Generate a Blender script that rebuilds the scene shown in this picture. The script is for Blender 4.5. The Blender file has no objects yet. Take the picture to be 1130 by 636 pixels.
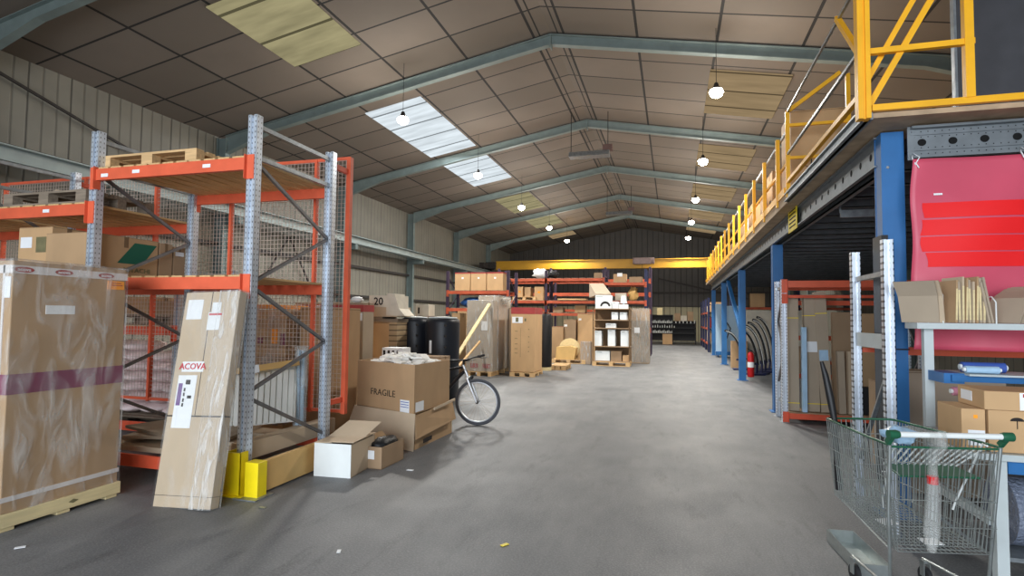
import bpy, math, random
from mathutils import Matrix, Vector
random.seed(7)
S = bpy.context.scene
COL = bpy.context.collection
PI = math.pi

# ------------------------------------------------------------------ materials
def lin(c):
    out = []
    for v in c[:3]:
        v = v / 255.0
        out.append(v / 12.92 if v <= .04045 else ((v + .055) / 1.055) ** 2.4)
    return (out[0], out[1], out[2], 1.0)

def new_mat(name):
    m = bpy.data.materials.new(name); m.use_nodes = True
    nt = m.node_tree
    for n in list(nt.nodes): nt.nodes.remove(n)
    o = nt.nodes.new('ShaderNodeOutputMaterial')
    return m, nt, o

def N(nt, t, **kw):
    n = nt.nodes.new(t)
    for k, v in kw.items():
        if k.startswith('i_'):
            n.inputs[int(k[2:])].default_value = v
        else: setattr(n, k, v)
    return n

def mth(nt, op, a, b=None, c=None):
    n = nt.nodes.new('ShaderNodeMath'); n.operation = op
    for i, x in enumerate((a, b, c)):
        if x is None: continue
        if isinstance(x, (int, float)): n.inputs[i].default_value = x
        else: nt.links.new(x, n.inputs[i])
    return n.outputs[0]

def mix(nt, fac, a, b):
    n = nt.nodes.new('ShaderNodeMix'); n.data_type = 'RGBA'
    for idx, x in ((0, fac), (6, a), (7, b)):
        if isinstance(x, (int, float, tuple)): n.inputs[idx].default_value = x
        else: nt.links.new(x, n.inputs[idx])
    return n.outputs[2]

def scalec(c, k): return (min(1, c[0] * k), min(1, c[1] * k), min(1, c[2] * k), 1)

def coords(nt, sx=1, sy=1, sz=1):
    tc = N(nt, 'ShaderNodeTexCoord'); mp = N(nt, 'ShaderNodeMapping')
    mp.inputs['Scale'].default_value = (sx, sy, sz)
    nt.links.new(tc.outputs['Object'], mp.inputs['Vector'])
    return mp.outputs[0]

def M(name, c, rough=.7, metal=0.0, ns=6, na=.12, stretch=(1, 1, 1), bump=0.0, bs=40, spec=.4, coat=0):
    m, nt, o = new_mat(name)
    b = N(nt, 'ShaderNodeBsdfPrincipled')
    b.inputs['Roughness'].default_value = rough
    b.inputs['Metallic'].default_value = metal
    b.inputs['Specular IOR Level'].default_value = spec
    b.inputs['Coat Weight'].default_value = coat
    v = coords(nt, *stretch)
    no = N(nt, 'ShaderNodeTexNoise'); no.inputs['Scale'].default_value = ns; no.inputs['Detail'].default_value = 4
    nt.links.new(v, no.inputs['Vector'])
    l = lin(c)
    rp = N(nt, 'ShaderNodeMapRange'); rp.inputs[1].default_value = .3; rp.inputs[2].default_value = .7
    nt.links.new(no.outputs[0], rp.inputs[0])
    nt.links.new(mix(nt, rp.outputs[0], scalec(l, 1 - na), scalec(l, 1 + na)), b.inputs['Base Color'])
    if bump:
        n2 = N(nt, 'ShaderNodeTexNoise'); n2.inputs['Scale'].default_value = bs
        nt.links.new(v, n2.inputs['Vector'])
        bp = N(nt, 'ShaderNodeBump'); bp.inputs['Strength'].default_value = bump; bp.inputs['Distance'].default_value = .02
        nt.links.new(n2.outputs[0], bp.inputs['Height']); nt.links.new(bp.outputs[0], b.inputs['Normal'])
    nt.links.new(b.outputs[0], o.inputs[0])
    return m

def perforated(name, c, axis=0):
    """galvanised strut with a double row of dark keyholes every 5 cm (object coords, upright centred on z axis)"""
    m, nt, o = new_mat(name)
    b = N(nt, 'ShaderNodeBsdfPrincipled'); b.inputs['Roughness'].default_value = .32; b.inputs['Metallic'].default_value = .5
    tc = N(nt, 'ShaderNodeTexCoord'); sp = N(nt, 'ShaderNodeSeparateXYZ'); nt.links.new(tc.outputs['Object'], sp.inputs[0])
    fz = mth(nt, 'ABSOLUTE', mth(nt, 'SUBTRACT', mth(nt, 'FRACT', mth(nt, 'MULTIPLY', sp.outputs[2], 20)), .5))
    inz = mth(nt, 'LESS_THAN', fz, .17)
    mx = mth(nt, 'LESS_THAN', mth(nt, 'ABSOLUTE', mth(nt, 'SUBTRACT', mth(nt, 'ABSOLUTE', sp.outputs[0]), .035)), .0045)
    my = mth(nt, 'LESS_THAN', mth(nt, 'ABSOLUTE', mth(nt, 'SUBTRACT', mth(nt, 'ABSOLUTE', sp.outputs[1]), .02)), .0045)
    k = mth(nt, 'MULTIPLY', inz, mth(nt, 'MAXIMUM', mx, my))
    no = N(nt, 'ShaderNodeTexNoise'); no.inputs['Scale'].default_value = 14
    nt.links.new(tc.outputs['Object'], no.inputs['Vector'])
    base = mix(nt, no.outputs[0], scalec(lin(c), .75), scalec(lin(c), 1.2))
    nt.links.new(mix(nt, mth(nt, 'MULTIPLY', k, .8), base, (.02, .02, .024, 1)), b.inputs['Base Color'])
    nt.links.new(b.outputs[0], o.inputs[0])
    return m

def ribbed(name, c, axis, pitch, depth=.35, line=.5, c2=None, zsplit=None):
    """profiled sheet cladding: vertical ribs along the given horizontal axis"""
    m, nt, o = new_mat(name)
    b = N(nt, 'ShaderNodeBsdfPrincipled'); b.inputs['Roughness'].default_value = .55
    tc = N(nt, 'ShaderNodeTexCoord'); sp = N(nt, 'ShaderNodeSeparateXYZ'); nt.links.new(tc.outputs['Object'], sp.inputs[0])
    x = sp.outputs[axis]
    f = mth(nt, 'FRACT', mth(nt, 'DIVIDE', x, pitch))
    tri = mth(nt, 'ABSOLUTE', mth(nt, 'SUBTRACT', f, .5))
    rib = mth(nt, 'SMOOTH_MIN', mth(nt, 'MULTIPLY', tri, 8), 1.0, .2)
    groove = mth(nt, 'LESS_THAN', tri, .07)
    f2 = mth(nt, 'LESS_THAN', mth(nt, 'ABSOLUTE', mth(nt, 'SUBTRACT', mth(nt, 'FRACT', mth(nt, 'DIVIDE', x, pitch * 3)), .5)), .018)
    no = N(nt, 'ShaderNodeTexNoise'); no.inputs['Scale'].default_value = 1.3; no.inputs['Detail'].default_value = 5
    nt.links.new(tc.outputs['Object'], no.inputs['Vector'])
    col = lin(c)
    base = mix(nt, no.outputs[0], scalec(col, .72), scalec(col, 1.2))
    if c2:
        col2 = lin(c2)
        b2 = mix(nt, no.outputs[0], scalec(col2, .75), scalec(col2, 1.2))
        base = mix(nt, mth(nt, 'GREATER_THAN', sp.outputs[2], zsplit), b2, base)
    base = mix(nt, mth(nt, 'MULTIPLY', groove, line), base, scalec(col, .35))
    base = mix(nt, mth(nt, 'MULTIPLY', f2, .8), base, scalec(col, .25))
    nt.links.new(base, b.inputs['Base Color'])
    bp = N(nt, 'ShaderNodeBump'); bp.inputs['Strength'].default_value = depth; bp.inputs['Distance'].default_value = .04
    nt.links.new(rib, bp.inputs['Height']); nt.links.new(bp.outputs[0], b.inputs['Normal'])
    nt.links.new(b.outputs[0], o.inputs[0])
    return m

def ceiling_mat():
    m, nt, o = new_mat('ceiling_panels')
    b = N(nt, 'ShaderNodeBsdfPrincipled'); b.inputs['Roughness'].default_value = .8
    tc = N(nt, 'ShaderNodeTexCoord'); sp = N(nt, 'ShaderNodeSeparateXYZ'); nt.links.new(tc.outputs['Object'], sp.inputs[0])
    X = mth(nt, 'ABSOLUTE', mth(nt, 'ADD', sp.outputs[0], 2.85))
    def ln(v, pitch, off, w):
        f = mth(nt, 'ABSOLUTE', mth(nt, 'SUBTRACT', mth(nt, 'FRACT', mth(nt, 'DIVIDE', mth(nt, 'ADD', v, off), pitch)), .5))
        return mth(nt, 'LESS_THAN', f, w / pitch / 2)
    lx = ln(X, 1.72, .86 - .36, .06)
    ly = ln(sp.outputs[1], 1.2, .6 + .3, .05)
    near_ridge = mth(nt, 'MULTIPLY', ln(X, .43, 0, .035), mth(nt, 'LESS_THAN', X, .5))
    k = mth(nt, 'MAXIMUM', mth(nt, 'MAXIMUM', lx, ly), near_ridge)
    no = N(nt, 'ShaderNodeTexNoise'); no.inputs['Scale'].default_value = .6; no.inputs['Detail'].default_value = 5
    nt.links.new(tc.outputs['Object'], no.inputs['Vector'])
    w = N(nt, 'ShaderNodeTexWhiteNoise'); w.noise_dimensions = '2D'
    cb = N(nt, 'ShaderNodeCombineXYZ')
    nt.links.new(mth(nt, 'FLOOR', mth(nt, 'DIVIDE', mth(nt, 'ADD', X, -.36), 1.72)), cb.inputs[0])
    nt.links.new(mth(nt, 'FLOOR', mth(nt, 'DIVIDE', mth(nt, 'ADD', sp.outputs[1], .3), 1.2)), cb.inputs[1])
    nt.links.new(cb.outputs[0], w.inputs['Vector'])
    l = lin((124, 113, 102))
    base = mix(nt, no.outputs[0], scalec(l, .7), scalec(l, 1.2))
    base = mix(nt, w.outputs[0], base, scalec(lin((116, 106, 95)), .85))
    nt.links.new(mix(nt, k, base, lin((38, 36, 34))), b.inputs['Base Color'])
    nt.links.new(b.outputs[0], o.inputs[0])
    return m

def floor_mat():
    m, nt, o = new_mat('worn_asphalt_floor')
    b = N(nt, 'ShaderNodeBsdfPrincipled'); b.inputs['Specular IOR Level'].default_value = .35
    tc = N(nt, 'ShaderNodeTexCoord')
    def noise(scale, det, sy=1.0, rough=.55):
        mp = N(nt, 'ShaderNodeMapping'); mp.inputs['Scale'].default_value = (1, sy, 1)
        nt.links.new(tc.outputs['Object'], mp.inputs[0])
        n = N(nt, 'ShaderNodeTexNoise'); n.inputs['Scale'].default_value = scale; n.inputs['Detail'].default_value = det
        n.inputs['Roughness'].default_value = rough
        nt.links.new(mp.outputs[0], n.inputs['Vector']); return n.outputs[0]
    def rng(v, a, c):
        r = N(nt, 'ShaderNodeMapRange'); r.inputs[1].default_value = a; r.inputs[2].default_value = c
        nt.links.new(v, r.inputs[0]); return r.outputs[0]
    base = mix(nt, rng(noise(.35, 6, .5), .35, .65), lin((88, 91, 95)), lin((112, 113, 115)))
    base = mix(nt, rng(noise(1.8, 8, .35, .65), .42, .7), base, lin((120, 121, 122)))
    base = mix(nt, rng(noise(4.5, 8, .25, .7), .55, .75), base, lin((80, 81, 85)))
    base = mix(nt, mth(nt, 'MULTIPLY', rng(noise(70, 3), .45, .8), .45), base, lin((160, 160, 158)))
    base = mix(nt, mth(nt, 'MULTIPLY', rng(noise(1.1, 10, 1.0, .75), .66, .72), .6), base, lin((168, 168, 166)))
    nt.links.new(base, b.inputs['Base Color'])
    nt.links.new(mth(nt, 'ADD', mth(nt, 'MULTIPLY', noise(1.5, 4), .3), .42), b.inputs['Roughness'])
    bp = N(nt, 'ShaderNodeBump'); bp.inputs['Strength'].default_value = .25; bp.inputs['Distance'].default_value = .01
    nt.links.new(noise(60, 4), bp.inputs['Height']); nt.links.new(bp.outputs[0], b.inputs['Normal'])
    nt.links.new(b.outputs[0], o.inputs[0])
    return m

def emis(name, c, s, ribs=False, dirt=.0):
    m, nt, o = new_mat(name)
    e = N(nt, 'ShaderNodeEmission'); e.inputs[1].default_value = s
    if ribs:
        tc = N(nt, 'ShaderNodeTexCoord'); sp = N(nt, 'ShaderNodeSeparateXYZ'); nt.links.new(tc.outputs['Object'], sp.inputs[0])
        f = mth(nt, 'ABSOLUTE', mth(nt, 'SUBTRACT', mth(nt, 'FRACT', mth(nt, 'DIVIDE', sp.outputs[1], 1.15)), .5))
        ln = mth(nt, 'LESS_THAN', f, .035)
        no = N(nt, 'ShaderNodeTexNoise'); no.inputs['Scale'].default_value = 1.6; no.inputs['Detail'].default_value = 3
        mp = N(nt, 'ShaderNodeMapping'); mp.inputs['Scale'].default_value = (.5, 2.2, 1)
        nt.links.new(tc.outputs['Object'], mp.inputs[0]); nt.links.new(mp.outputs[0], no.inputs['Vector'])
        r = N(nt, 'ShaderNodeMapRange'); r.inputs[1].default_value = .3; r.inputs[2].default_value = .7
        nt.links.new(no.outputs[0], r.inputs[0])
        l = lin(c)
        base = mix(nt, r.outputs[0], scalec(l, 1 - dirt), l)
        nt.links.new(mix(nt, ln, base, scalec(l, .25)), e.inputs[0])
    else: e.inputs[0].default_value = lin(c)
    nt.links.new(e.outputs[0], o.inputs[0])
    return m

def wrap_mat(name, lo=.06, hi=.55, scale=5, tint=(235, 235, 232), a=.45, b=.78, sc=(1.3, 1.3, .45)):
    m, nt, o = new_mat(name)
    tr = N(nt, 'ShaderNodeBsdfTransparent'); tr.inputs[0].default_value = (.93, .93, .92, 1)
    g = N(nt, 'ShaderNodeBsdfPrincipled'); g.inputs['Base Color'].default_value = lin(tint); g.inputs['Roughness'].default_value = .22
    g.inputs['Specular IOR Level'].default_value = .9
    tc = N(nt, 'ShaderNodeTexCoord'); mp = N(nt, 'ShaderNodeMapping'); mp.inputs['Scale'].default_value = sc
    mp.inputs['Rotation'].default_value = (.3, .35, 0)
    nt.links.new(tc.outputs['Object'], mp.inputs[0])
    no = N(nt, 'ShaderNodeTexNoise'); no.inputs['Scale'].default_value = scale; no.inputs['Detail'].default_value = 6; no.inputs['Distortion'].default_value = .8
    nt.links.new(mp.outputs[0], no.inputs['Vector'])
    r = N(nt, 'ShaderNodeMapRange'); r.inputs[1].default_value = a; r.inputs[2].default_value = b; r.inputs[3].default_value = lo; r.inputs[4].default_value = hi
    nt.links.new(no.outputs[0], r.inputs[0])
    bp = N(nt, 'ShaderNodeBump'); bp.inputs['Strength'].default_value = .9; bp.inputs['Distance'].default_value = .05
    nt.links.new(no.outputs[0], bp.inputs['Height']); nt.links.new(bp.outputs[0], g.inputs['Normal'])
    mx = N(nt, 'ShaderNodeMixShader'); nt.links.new(r.outputs[0], mx.inputs[0]); nt.links.new(tr.outputs[0], mx.inputs[1]); nt.links.new(g.outputs[0], mx.inputs[2])
    nt.links.new(mx.outputs[0], o.inputs[0])
    return m

def sheet(name, c, pitch=.06, depth=.5, axis=0, rough=.5, dark=.5):
    """fluted face (radiator columns and similar), pattern along the given axis"""
    m, nt, o = new_mat(name)
    b = N(nt, 'ShaderNodeBsdfPrincipled'); b.inputs['Roughness'].default_value = rough
    tc = N(nt, 'ShaderNodeTexCoord'); sp = N(nt, 'ShaderNodeSeparateXYZ'); nt.links.new(tc.outputs['Object'], sp.inputs[0])
    tri = mth(nt, 'ABSOLUTE', mth(nt, 'SUBTRACT', mth(nt, 'FRACT', mth(nt, 'DIVIDE', sp.outputs[axis], pitch)), .5))
    l = lin(c)
    nt.links.new(mix(nt, mth(nt, 'LESS_THAN', tri, .12), l, scalec(l, dark)), b.inputs['Base Color'])
    bp = N(nt, 'ShaderNodeBump'); bp.inputs['Strength'].default_value = depth; bp.inputs['Distance'].default_value = .02
    nt.links.new(tri, bp.inputs['Height']); nt.links.new(bp.outputs[0], b.inputs['Normal'])
    nt.links.new(b.outputs[0], o.inputs[0])
    return m

K = dict(
    floor=floor_mat(), ceiling=ceiling_mat(),
    wall_l=ribbed('wall_cladding_left', (128, 124, 112), 1, .28),
    wall_r=ribbed('wall_cladding_right', (120, 118, 108), 1, .34),
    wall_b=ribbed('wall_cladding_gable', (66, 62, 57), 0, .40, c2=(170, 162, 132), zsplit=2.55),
    teal=M('teal_painted_steel', (118, 130, 127), .55, .1, 3, .12),
    teal_d=M('teal_column_steel', (112, 125, 123), .55, .1, 3, .12),
    runway=M('pale_runway_steel', (150, 160, 158), .5, .2, 3, .1),
    darksteel=M('dark_brace_steel', (60, 56, 54), .6, .4, 5, .2),
    galv=perforated('galvanised_perforated', (212, 220, 230)),
    galvp=M('galvanised_steel', (150, 156, 160), .42, .7, 14, .2),
    brace=M('grey_brace_steel', (122, 122, 124), .5, .6, 10, .15),
    orange=M('orange_paint', (222, 100, 68), .45, 0, 5, .1),
    redorange=M('red_orange_paint', (216, 88, 58), .5, 0, 5, .14),
    dkorange=M('dull_orange_paint', (182, 84, 54), .55, 0, 4, .2),
    blue=M('blue_paint', (44, 106, 164), .42, 0, 3, .12),
    dkblue=M('dark_blue_paint', (40, 46, 84), .5, 0, 4, .15),
    purple=M('purple_rack_paint', (58, 44, 64), .55, 0, 4, .2),
    yellow=M('yellow_paint', (246, 180, 36), .42, 0, 4, .08),
    craney=M('crane_yellow', (184, 138, 34), .45, 0, 1, .12),
    guardy=M('guard_yellow', (240, 214, 20), .45, 0, 6, .08),
    tyre=M('grey_tyre', (78, 80, 86), .75, 0, 8, .1),
    white=M('white_paint', (228, 232, 230), .45, 0, 5, .04),
    whitecool=M('white_appliance', (232, 238, 240), .35, 0, 5, .03),
    greywhite=M('grey_white_paint', (190, 198, 198), .45, 0, 5, .06),
    black=M('black_plastic', (26, 26, 28), .5, 0, 8, .2),
    rubber=M('black_rubber', (34, 34, 36), .75, 0, 8, .2),
    tank=M('black_jacket', (30, 34, 42), .42, 0, 3, .2, bump=.25, bs=5),
    chrome=M('bright_zinc', (200, 204, 206), .25, .9, 20, .08),
    wire=M('zinc_wire', (168, 174, 172), .35, .75, 20, .1),
    meshwire=M('rack_mesh_wire', (200, 184, 172), .5, .2, 20, .1),
    card=M('cardboard', (178, 146, 110), .82, 0, 4, .07, (1, 1, .5)),
    card2=M('cardboard_tan', (196, 160, 118), .82, 0, 4, .07, (1, 1, .5)),
    card3=M('cardboard_dull', (158, 132, 104), .82, 0, 4, .08, (1, 1, .5)),
    cardlite=M('cardboard_pale', (196, 176, 150), .82, 0, 4, .06, (1, 1, .5)),
    cardgrey=M('cardboard_greyish', (172, 156, 136), .82, 0, 4, .06, (1, 1, .5)),
    crease=M('cardboard_seam', (120, 96, 70), .85, 0, 4, .1),
    wood=M('pine_boards', (208, 172, 124), .7, 0, 3, .18, (1, 12, 12)),
    woody=M('pine_boards_lengthwise', (206, 168, 118), .7, 0, 3, .18, (12, 1, 12)),
    oldwood=M('weathered_boards', (134, 120, 104), .8, 0, 3, .25, (1, 12, 12)),
    palewood=M('pale_skid_wood', (224, 206, 158), .7, 0, 3, .1, (10, 1, 10)),
    ply=M('plywood', (214, 174, 110), .7, 0, 3, .1),
    osb=M('deck_particle_board', (176, 152, 124), .8, 0, 6, .2),
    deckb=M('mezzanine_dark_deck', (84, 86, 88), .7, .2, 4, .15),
    sigma=M('grey_perforated_beam', (126, 132, 136), .45, .5, 8, .12),
    joist=M('joist_steel', (120, 124, 128), .5, .2, 8, .15),
    hole=M('dark_hole', (14, 14, 14), .9, 0, 4, 0),
    red=M('red_paint', (196, 30, 32), .4, 0, 4, .1),
    tarp=M('red_tarpaulin', (206, 82, 104), .42, 0, 1.6, .1, bump=.5, bs=2.5),
    scrib=M('bright_red_marking', (240, 26, 30), .6, 0, 3, .02),
    plum=M('plum_printed_band', (128, 54, 84), .75, 0, 4, .08),
    tapered=M('red_printed_tape', (164, 62, 60), .6, 0, 4, .12),
    tape=M('white_tape', (226, 220, 218), .5, 0, 12, .04),
    paper=M('white_paper', (236, 238, 240), .6, 0, 10, .03),
    orangel=M('orange_label', (252, 160, 30), .6, 0, 4, .02),
    bluel=M('blue_label', (60, 90, 170), .6, 0, 4, .02),
    ink=M('black_ink', (40, 34, 32), .8, 0, 4, 0),
    inkred=M('red_ink', (200, 28, 50), .7, 0, 4, 0),
    inkpur=M('purple_ink', (110, 70, 140), .7, 0, 4, 0),
    inkgrn=M('green_ink', (18, 92, 72), .7, 0, 4, 0.05),
    inkolive=M('olive_ink', (118, 112, 80), .8, 0, 12, .2),
    green=M('dark_green_plastic', (34, 92, 66), .4, 0, 5, .1),
    foam=M('white_packing', (236, 234, 228), .8, 0, 8, .05),
    sack=M('pink_white_sacks', (240, 222, 220), .7, 0, 5, .1, bump=.6, bs=12),
    stone=M('pale_wrapped_goods', (210, 202, 186), .7, 0, 5, .1),
    bluewrap=M('blue_tarp', (44, 92, 158), .5, 0, 4, .15, bump=.5, bs=8),
    blueboard=M('pale_blue_board', (178, 206, 228), .5, 0, 2, .03),
    silver=M('silver_fork', (206, 208, 212), .3, .6, 5, .05),
    bluebag=M('pale_blue_bag', (168, 200, 226), .3, 0, 5, .08, bump=.7, bs=14),
    rad=sheet('radiator_columns', (214, 210, 200), .07, .6, 0),
    slots=sheet('stacked_slats', (176, 150, 116), .1, .4, 2, .7, .35),
    panelwhite=M('fluted_white_panel', (222, 222, 216), .5, 0, 5, .04),
    wrap=wrap_mat('stretch_wrap'), wrapw=wrap_mat('heavy_stretch_wrap', .20, .62, 7, a=.52, b=.72, sc=(2.6, 2.6, .35)),
    wrapl=wrap_mat('light_stretch_wrap', .03, .34, 4),
    lamp=emis('lamp_glow', (255, 246, 228), 40),
    sky_b=emis('skylight_bright', (216, 226, 232), .8, True, .3),
    sky_d=emis('skylight_dim', (206, 196, 150), .40, True, .35),
    sky_t=emis('skylight_tan', (204, 176, 134), .36, True, .25),
)

# ------------------------------------------------------------------ mesh builder
class MB:
    def __init__(s): s.v = []; s.f = []; s.m = []; s.sm = []
    def add(s, vs, fs, mi=0, smooth=False):
        b = len(s.v); s.v += [tuple(v) for v in vs]
        for f in fs: s.f.append(tuple(b + i for i in f)); s.m.append(mi); s.sm.append(smooth)
        return s
    def box(s, x0, y0, z0, x1, y1, z1, mi=0, mat=None):
        vs = [Vector(p) for p in ((x0, y0, z0), (x1, y0, z0), (x1, y1, z0), (x0, y1, z0), (x0, y0, z1), (x1, y0, z1), (x1, y1, z1), (x0, y1, z1))]
        if mat is not None: vs = [mat @ v for v in vs]
        return s.add(vs, [(0, 3, 2, 1), (4, 5, 6, 7), (0, 1, 5, 4), (1, 2, 6, 5), (2, 3, 7, 6), (3, 0, 4, 7)], mi)
    def hexa(s, lo, hi, mi=0):
        """solid between two quads (counter-clockwise from above)"""
        return s.add(list(lo) + list(hi), [(0, 3, 2, 1), (4, 5, 6, 7), (0, 1, 5, 4), (1, 2, 6, 5), (2, 3, 7, 6), (3, 0, 4, 7)], mi)
    def bar(s, p, q, w, h, mi=0, up=(0, 0, 1)):
        p, q = Vector(p), Vector(q); d = (q - p).normalized(); u = Vector(up)
        if abs(d.dot(u)) > .98: u = Vector((0, 1, 0))
        r = d.cross(u).normalized(); u = r.cross(d).normalized()
        a, b = r * w / 2, u * h / 2
        vs = [p - a - b, p + a - b, p + a + b, p - a + b, q - a - b, q + a - b, q + a + b, q - a + b]
        return s.add(vs, [(0, 1, 2, 3), (4, 7, 6, 5), (0, 4, 5, 1), (1, 5, 6, 2), (2, 6, 7, 3), (3, 7, 4, 0)], mi)
    def path(s, pts, r, n=8, mi=0, closed=False):
        pts = [Vector(p) for p in pts]; L = len(pts); rings = []
        pr = None
        for i, p in enumerate(pts):
            if closed: d = (pts[(i + 1) % L] - pts[i - 1])
            else: d = pts[min(i + 1, L - 1)] - pts[max(i - 1, 0)]
            d.normalize()
            if pr is None:
                u = Vector((0, 0, 1)) if abs(d.z) < .9 else Vector((0, 1, 0))
                a = d.cross(u).normalized()
            else:
                a = (pr - d * pr.dot(d)).normalized()
            pr = a; b = d.cross(a)
            rr = r[i] if isinstance(r, (list, tuple)) else r
            rings.append([p + a * math.cos(t * 2 * PI / n) * rr + b * math.sin(t * 2 * PI / n) * rr for t in range(n)])
        vs = [v for ring in rings for v in ring]; fs = []
        for i in range(L if closed else L - 1):
            j = (i + 1) % L
            for t in range(n):
                t2 = (t + 1) % n
                fs.append((i * n + t, i * n + t2, j * n + t2, j * n + t))
        s.add(vs, fs, mi, n > 5)
        if not closed:
            s.add(rings[0], [tuple(reversed(range(n)))], mi); s.add(rings[-1], [tuple(range(n))], mi)
        return s
    def tube(s, p, q, r, n=10, mi=0, r2=None):
        return s.path([p, q], [r, r if r2 is None else r2], n, mi)
    def lathe(s, prof, c=(0, 0, 0), n=24, mi=0, smooth=True):
        vs = []; fs = []; L = len(prof)
        for (r, z) in prof:
            for t in range(n): vs.append((c[0] + r * math.cos(2 * PI * t / n), c[1] + r * math.sin(2 * PI * t / n), c[2] + z))
        for i in range(L - 1):
            for t in range(n):
                t2 = (t + 1) % n; fs.append((i * n + t, i * n + t2, (i + 1) * n + t2, (i + 1) * n + t))
        s.add(vs, fs, mi, smooth)
        s.add(vs[:n], [tuple(reversed(range(n)))], mi); s.add(vs[-n:], [tuple(range(n))], mi)
        return s
    def prism(s, poly, axis, a, b, mi=0):
        """polygon of 2-D points extruded along an axis from a to b"""
        def P3(p, k):
            if axis == 0: return (k, p[0], p[1])
            if axis == 1: return (p[0], k, p[1])
            return (p[0], p[1], k)
        n = len(poly); vs = [P3(p, a) for p in poly] + [P3(p, b) for p in poly]
        fs = [tuple(range(n)), tuple(reversed(range(n, 2 * n)))]
        for i in range(n): j = (i + 1) % n; fs.append((i, i + n, j + n, j))
        return s.add(vs, fs, mi)
    def blob(s, c, r, seed=0, mi=0, amp=.25, seg=8):
        rnd = random.Random(seed); vs = []; fs = []
        for i in range(seg + 1):
            th = PI * i / seg
            for j in range(seg * 2):
                ph = PI * j / seg
                k = 1 + rnd.uniform(-amp, amp) * (0 if i in (0, seg) else 1)
                vs.append((c[0] + r[0] * k * math.sin(th) * math.cos(ph), c[1] + r[1] * k * math.sin(th) * math.sin(ph), c[2] + r[2] * k * math.cos(th)))
        w = seg * 2
        for i in range(seg):
            for j in range(w): fs.append((i * w + j, (i + 1) * w + j, (i + 1) * w + (j + 1) % w, i * w + (j + 1) % w))
        return s.add(vs, fs, mi, True)
    def build(s, name, mats, parent=None, world=True, bevel=0, origin=None):
        if not isinstance(mats, (list, tuple)): mats = [mats]
        vs = [Vector(v) for v in s.v]
        root = parent
        while root is not None and root.parent is not None: root = root.parent
        if world and root is not None:
            inv = (Matrix.Translation(root.location) @ root.rotation_euler.to_matrix().to_4x4()).inverted()
            vs = [inv @ v for v in vs]
            if origin is not None: origin = tuple(inv @ Vector(origin))
        if origin is not None: vs = [v - Vector(origin) for v in vs]
        me = bpy.data.meshes.new(name); me.from_pydata([tuple(v) for v in vs], [], s.f)
        for m in mats: me.materials.append(m if not isinstance(m, str) else K[m])
        me.polygons.foreach_set('material_index', s.m)
        me.polygons.foreach_set('use_smooth', s.sm)
        me.validate(); me.update()
        import bmesh
        bm = bmesh.new(); bm.from_mesh(me); bmesh.ops.recalc_face_normals(bm, faces=bm.faces); bm.to_mesh(me); bm.free()
        o = bpy.data.objects.new(name, me); COL.objects.link(o)
        if parent is not None: o.parent = parent
        if origin is not None: o.location = origin
        if bevel:
            b = o.modifiers.new('bevel', 'BEVEL'); b.width = bevel; b.segments = 2; b.limit_method = 'ANGLE'
        return o

def tag(o, label, cat, group=None, kind=None):
    o['label'] = label; o['category'] = cat
    if group: o['group'] = group
    o['kind'] = kind or 'thing'
    return o

def T(name, label, cat, loc=(0, 0, 0), rz=0, group=None):
    o = bpy.data.objects.new(name, None); COL.objects.link(o)
    o.location = loc; o.rotation_euler = (0, 0, rz); o.empty_display_size = .2
    return tag(o, label, cat, group)

def struct(o): o['kind'] = 'structure'; return o

def copy_tree(o, parent=None):
    c = o.copy(); COL.objects.link(c)
    if parent is not None: c.parent = parent
    for ch in list(o.children): copy_tree(ch, c)
    return c

def text_mb(body, size, mtx, extrude=.0015, font_bold=False, xs=1.0):
    cu = bpy.data.curves.new('lettering', 'FONT'); cu.body = body; cu.size = size; cu.extrude = extrude
    cu.align_x = 'CENTER'; cu.align_y = 'CENTER'; cu.resolution_u = 2
    if font_bold: cu.offset = size * .018
    ob = bpy.data.objects.new('lettering', cu); COL.objects.link(ob)
    dg = bpy.context.evaluated_depsgraph_get()
    me = bpy.data.meshes.new_from_object(ob.evaluated_get(dg))
    mb = MB()
    mb.add([mtx @ Vector((v.co.x * xs, v.co.y, v.co.z)) for v in me.vertices], [tuple(p.vertices) for p in me.polygons])
    bpy.data.objects.remove(ob); bpy.data.meshes.remove(me); bpy.data.curves.remove(cu)
    return mb

def face_mtx(origin, right, up):
    r = Vector(right).normalized(); u = Vector(up).normalized(); n = r.cross(u).normalized(); u = n.cross(r)
    m = Matrix((r, u, n)).transposed().to_4x4(); m.translation = Vector(origin); return m

FX = lambda x, y, z: face_mtx((x, y, z), (1, 0, 0), (0, 0, 1))       # a face that looks towards the camera (-Y)
FY = lambda x, y, z: face_mtx((x, y, z), (0, 1, 0), (0, 0, 1))       # a face that looks towards +X

# ------------------------------------------------------------------ camera
f_px = 618.98
R0 = Vector((.96135, .275066, .0118975)); R1 = Vector((-.0019716, .0500895, -.9987428)); R2 = Vector((-.275316, .96012, .048696))
cam = bpy.data.cameras.new('camera'); co = bpy.data.objects.new('camera', cam); COL.objects.link(co)
mt = Matrix((R0, -R1, -R2)).transposed().to_4x4(); mt.translation = (0, 0, 1.62)
co.matrix_world = mt
cam.sensor_fit = 'HORIZONTAL'; cam.sensor_width = 36; cam.lens = 36 * f_px / 1130; cam.shift_y = 1.98 / 1130
cam.clip_start = .05; cam.clip_end = 200
S.camera = co

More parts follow.
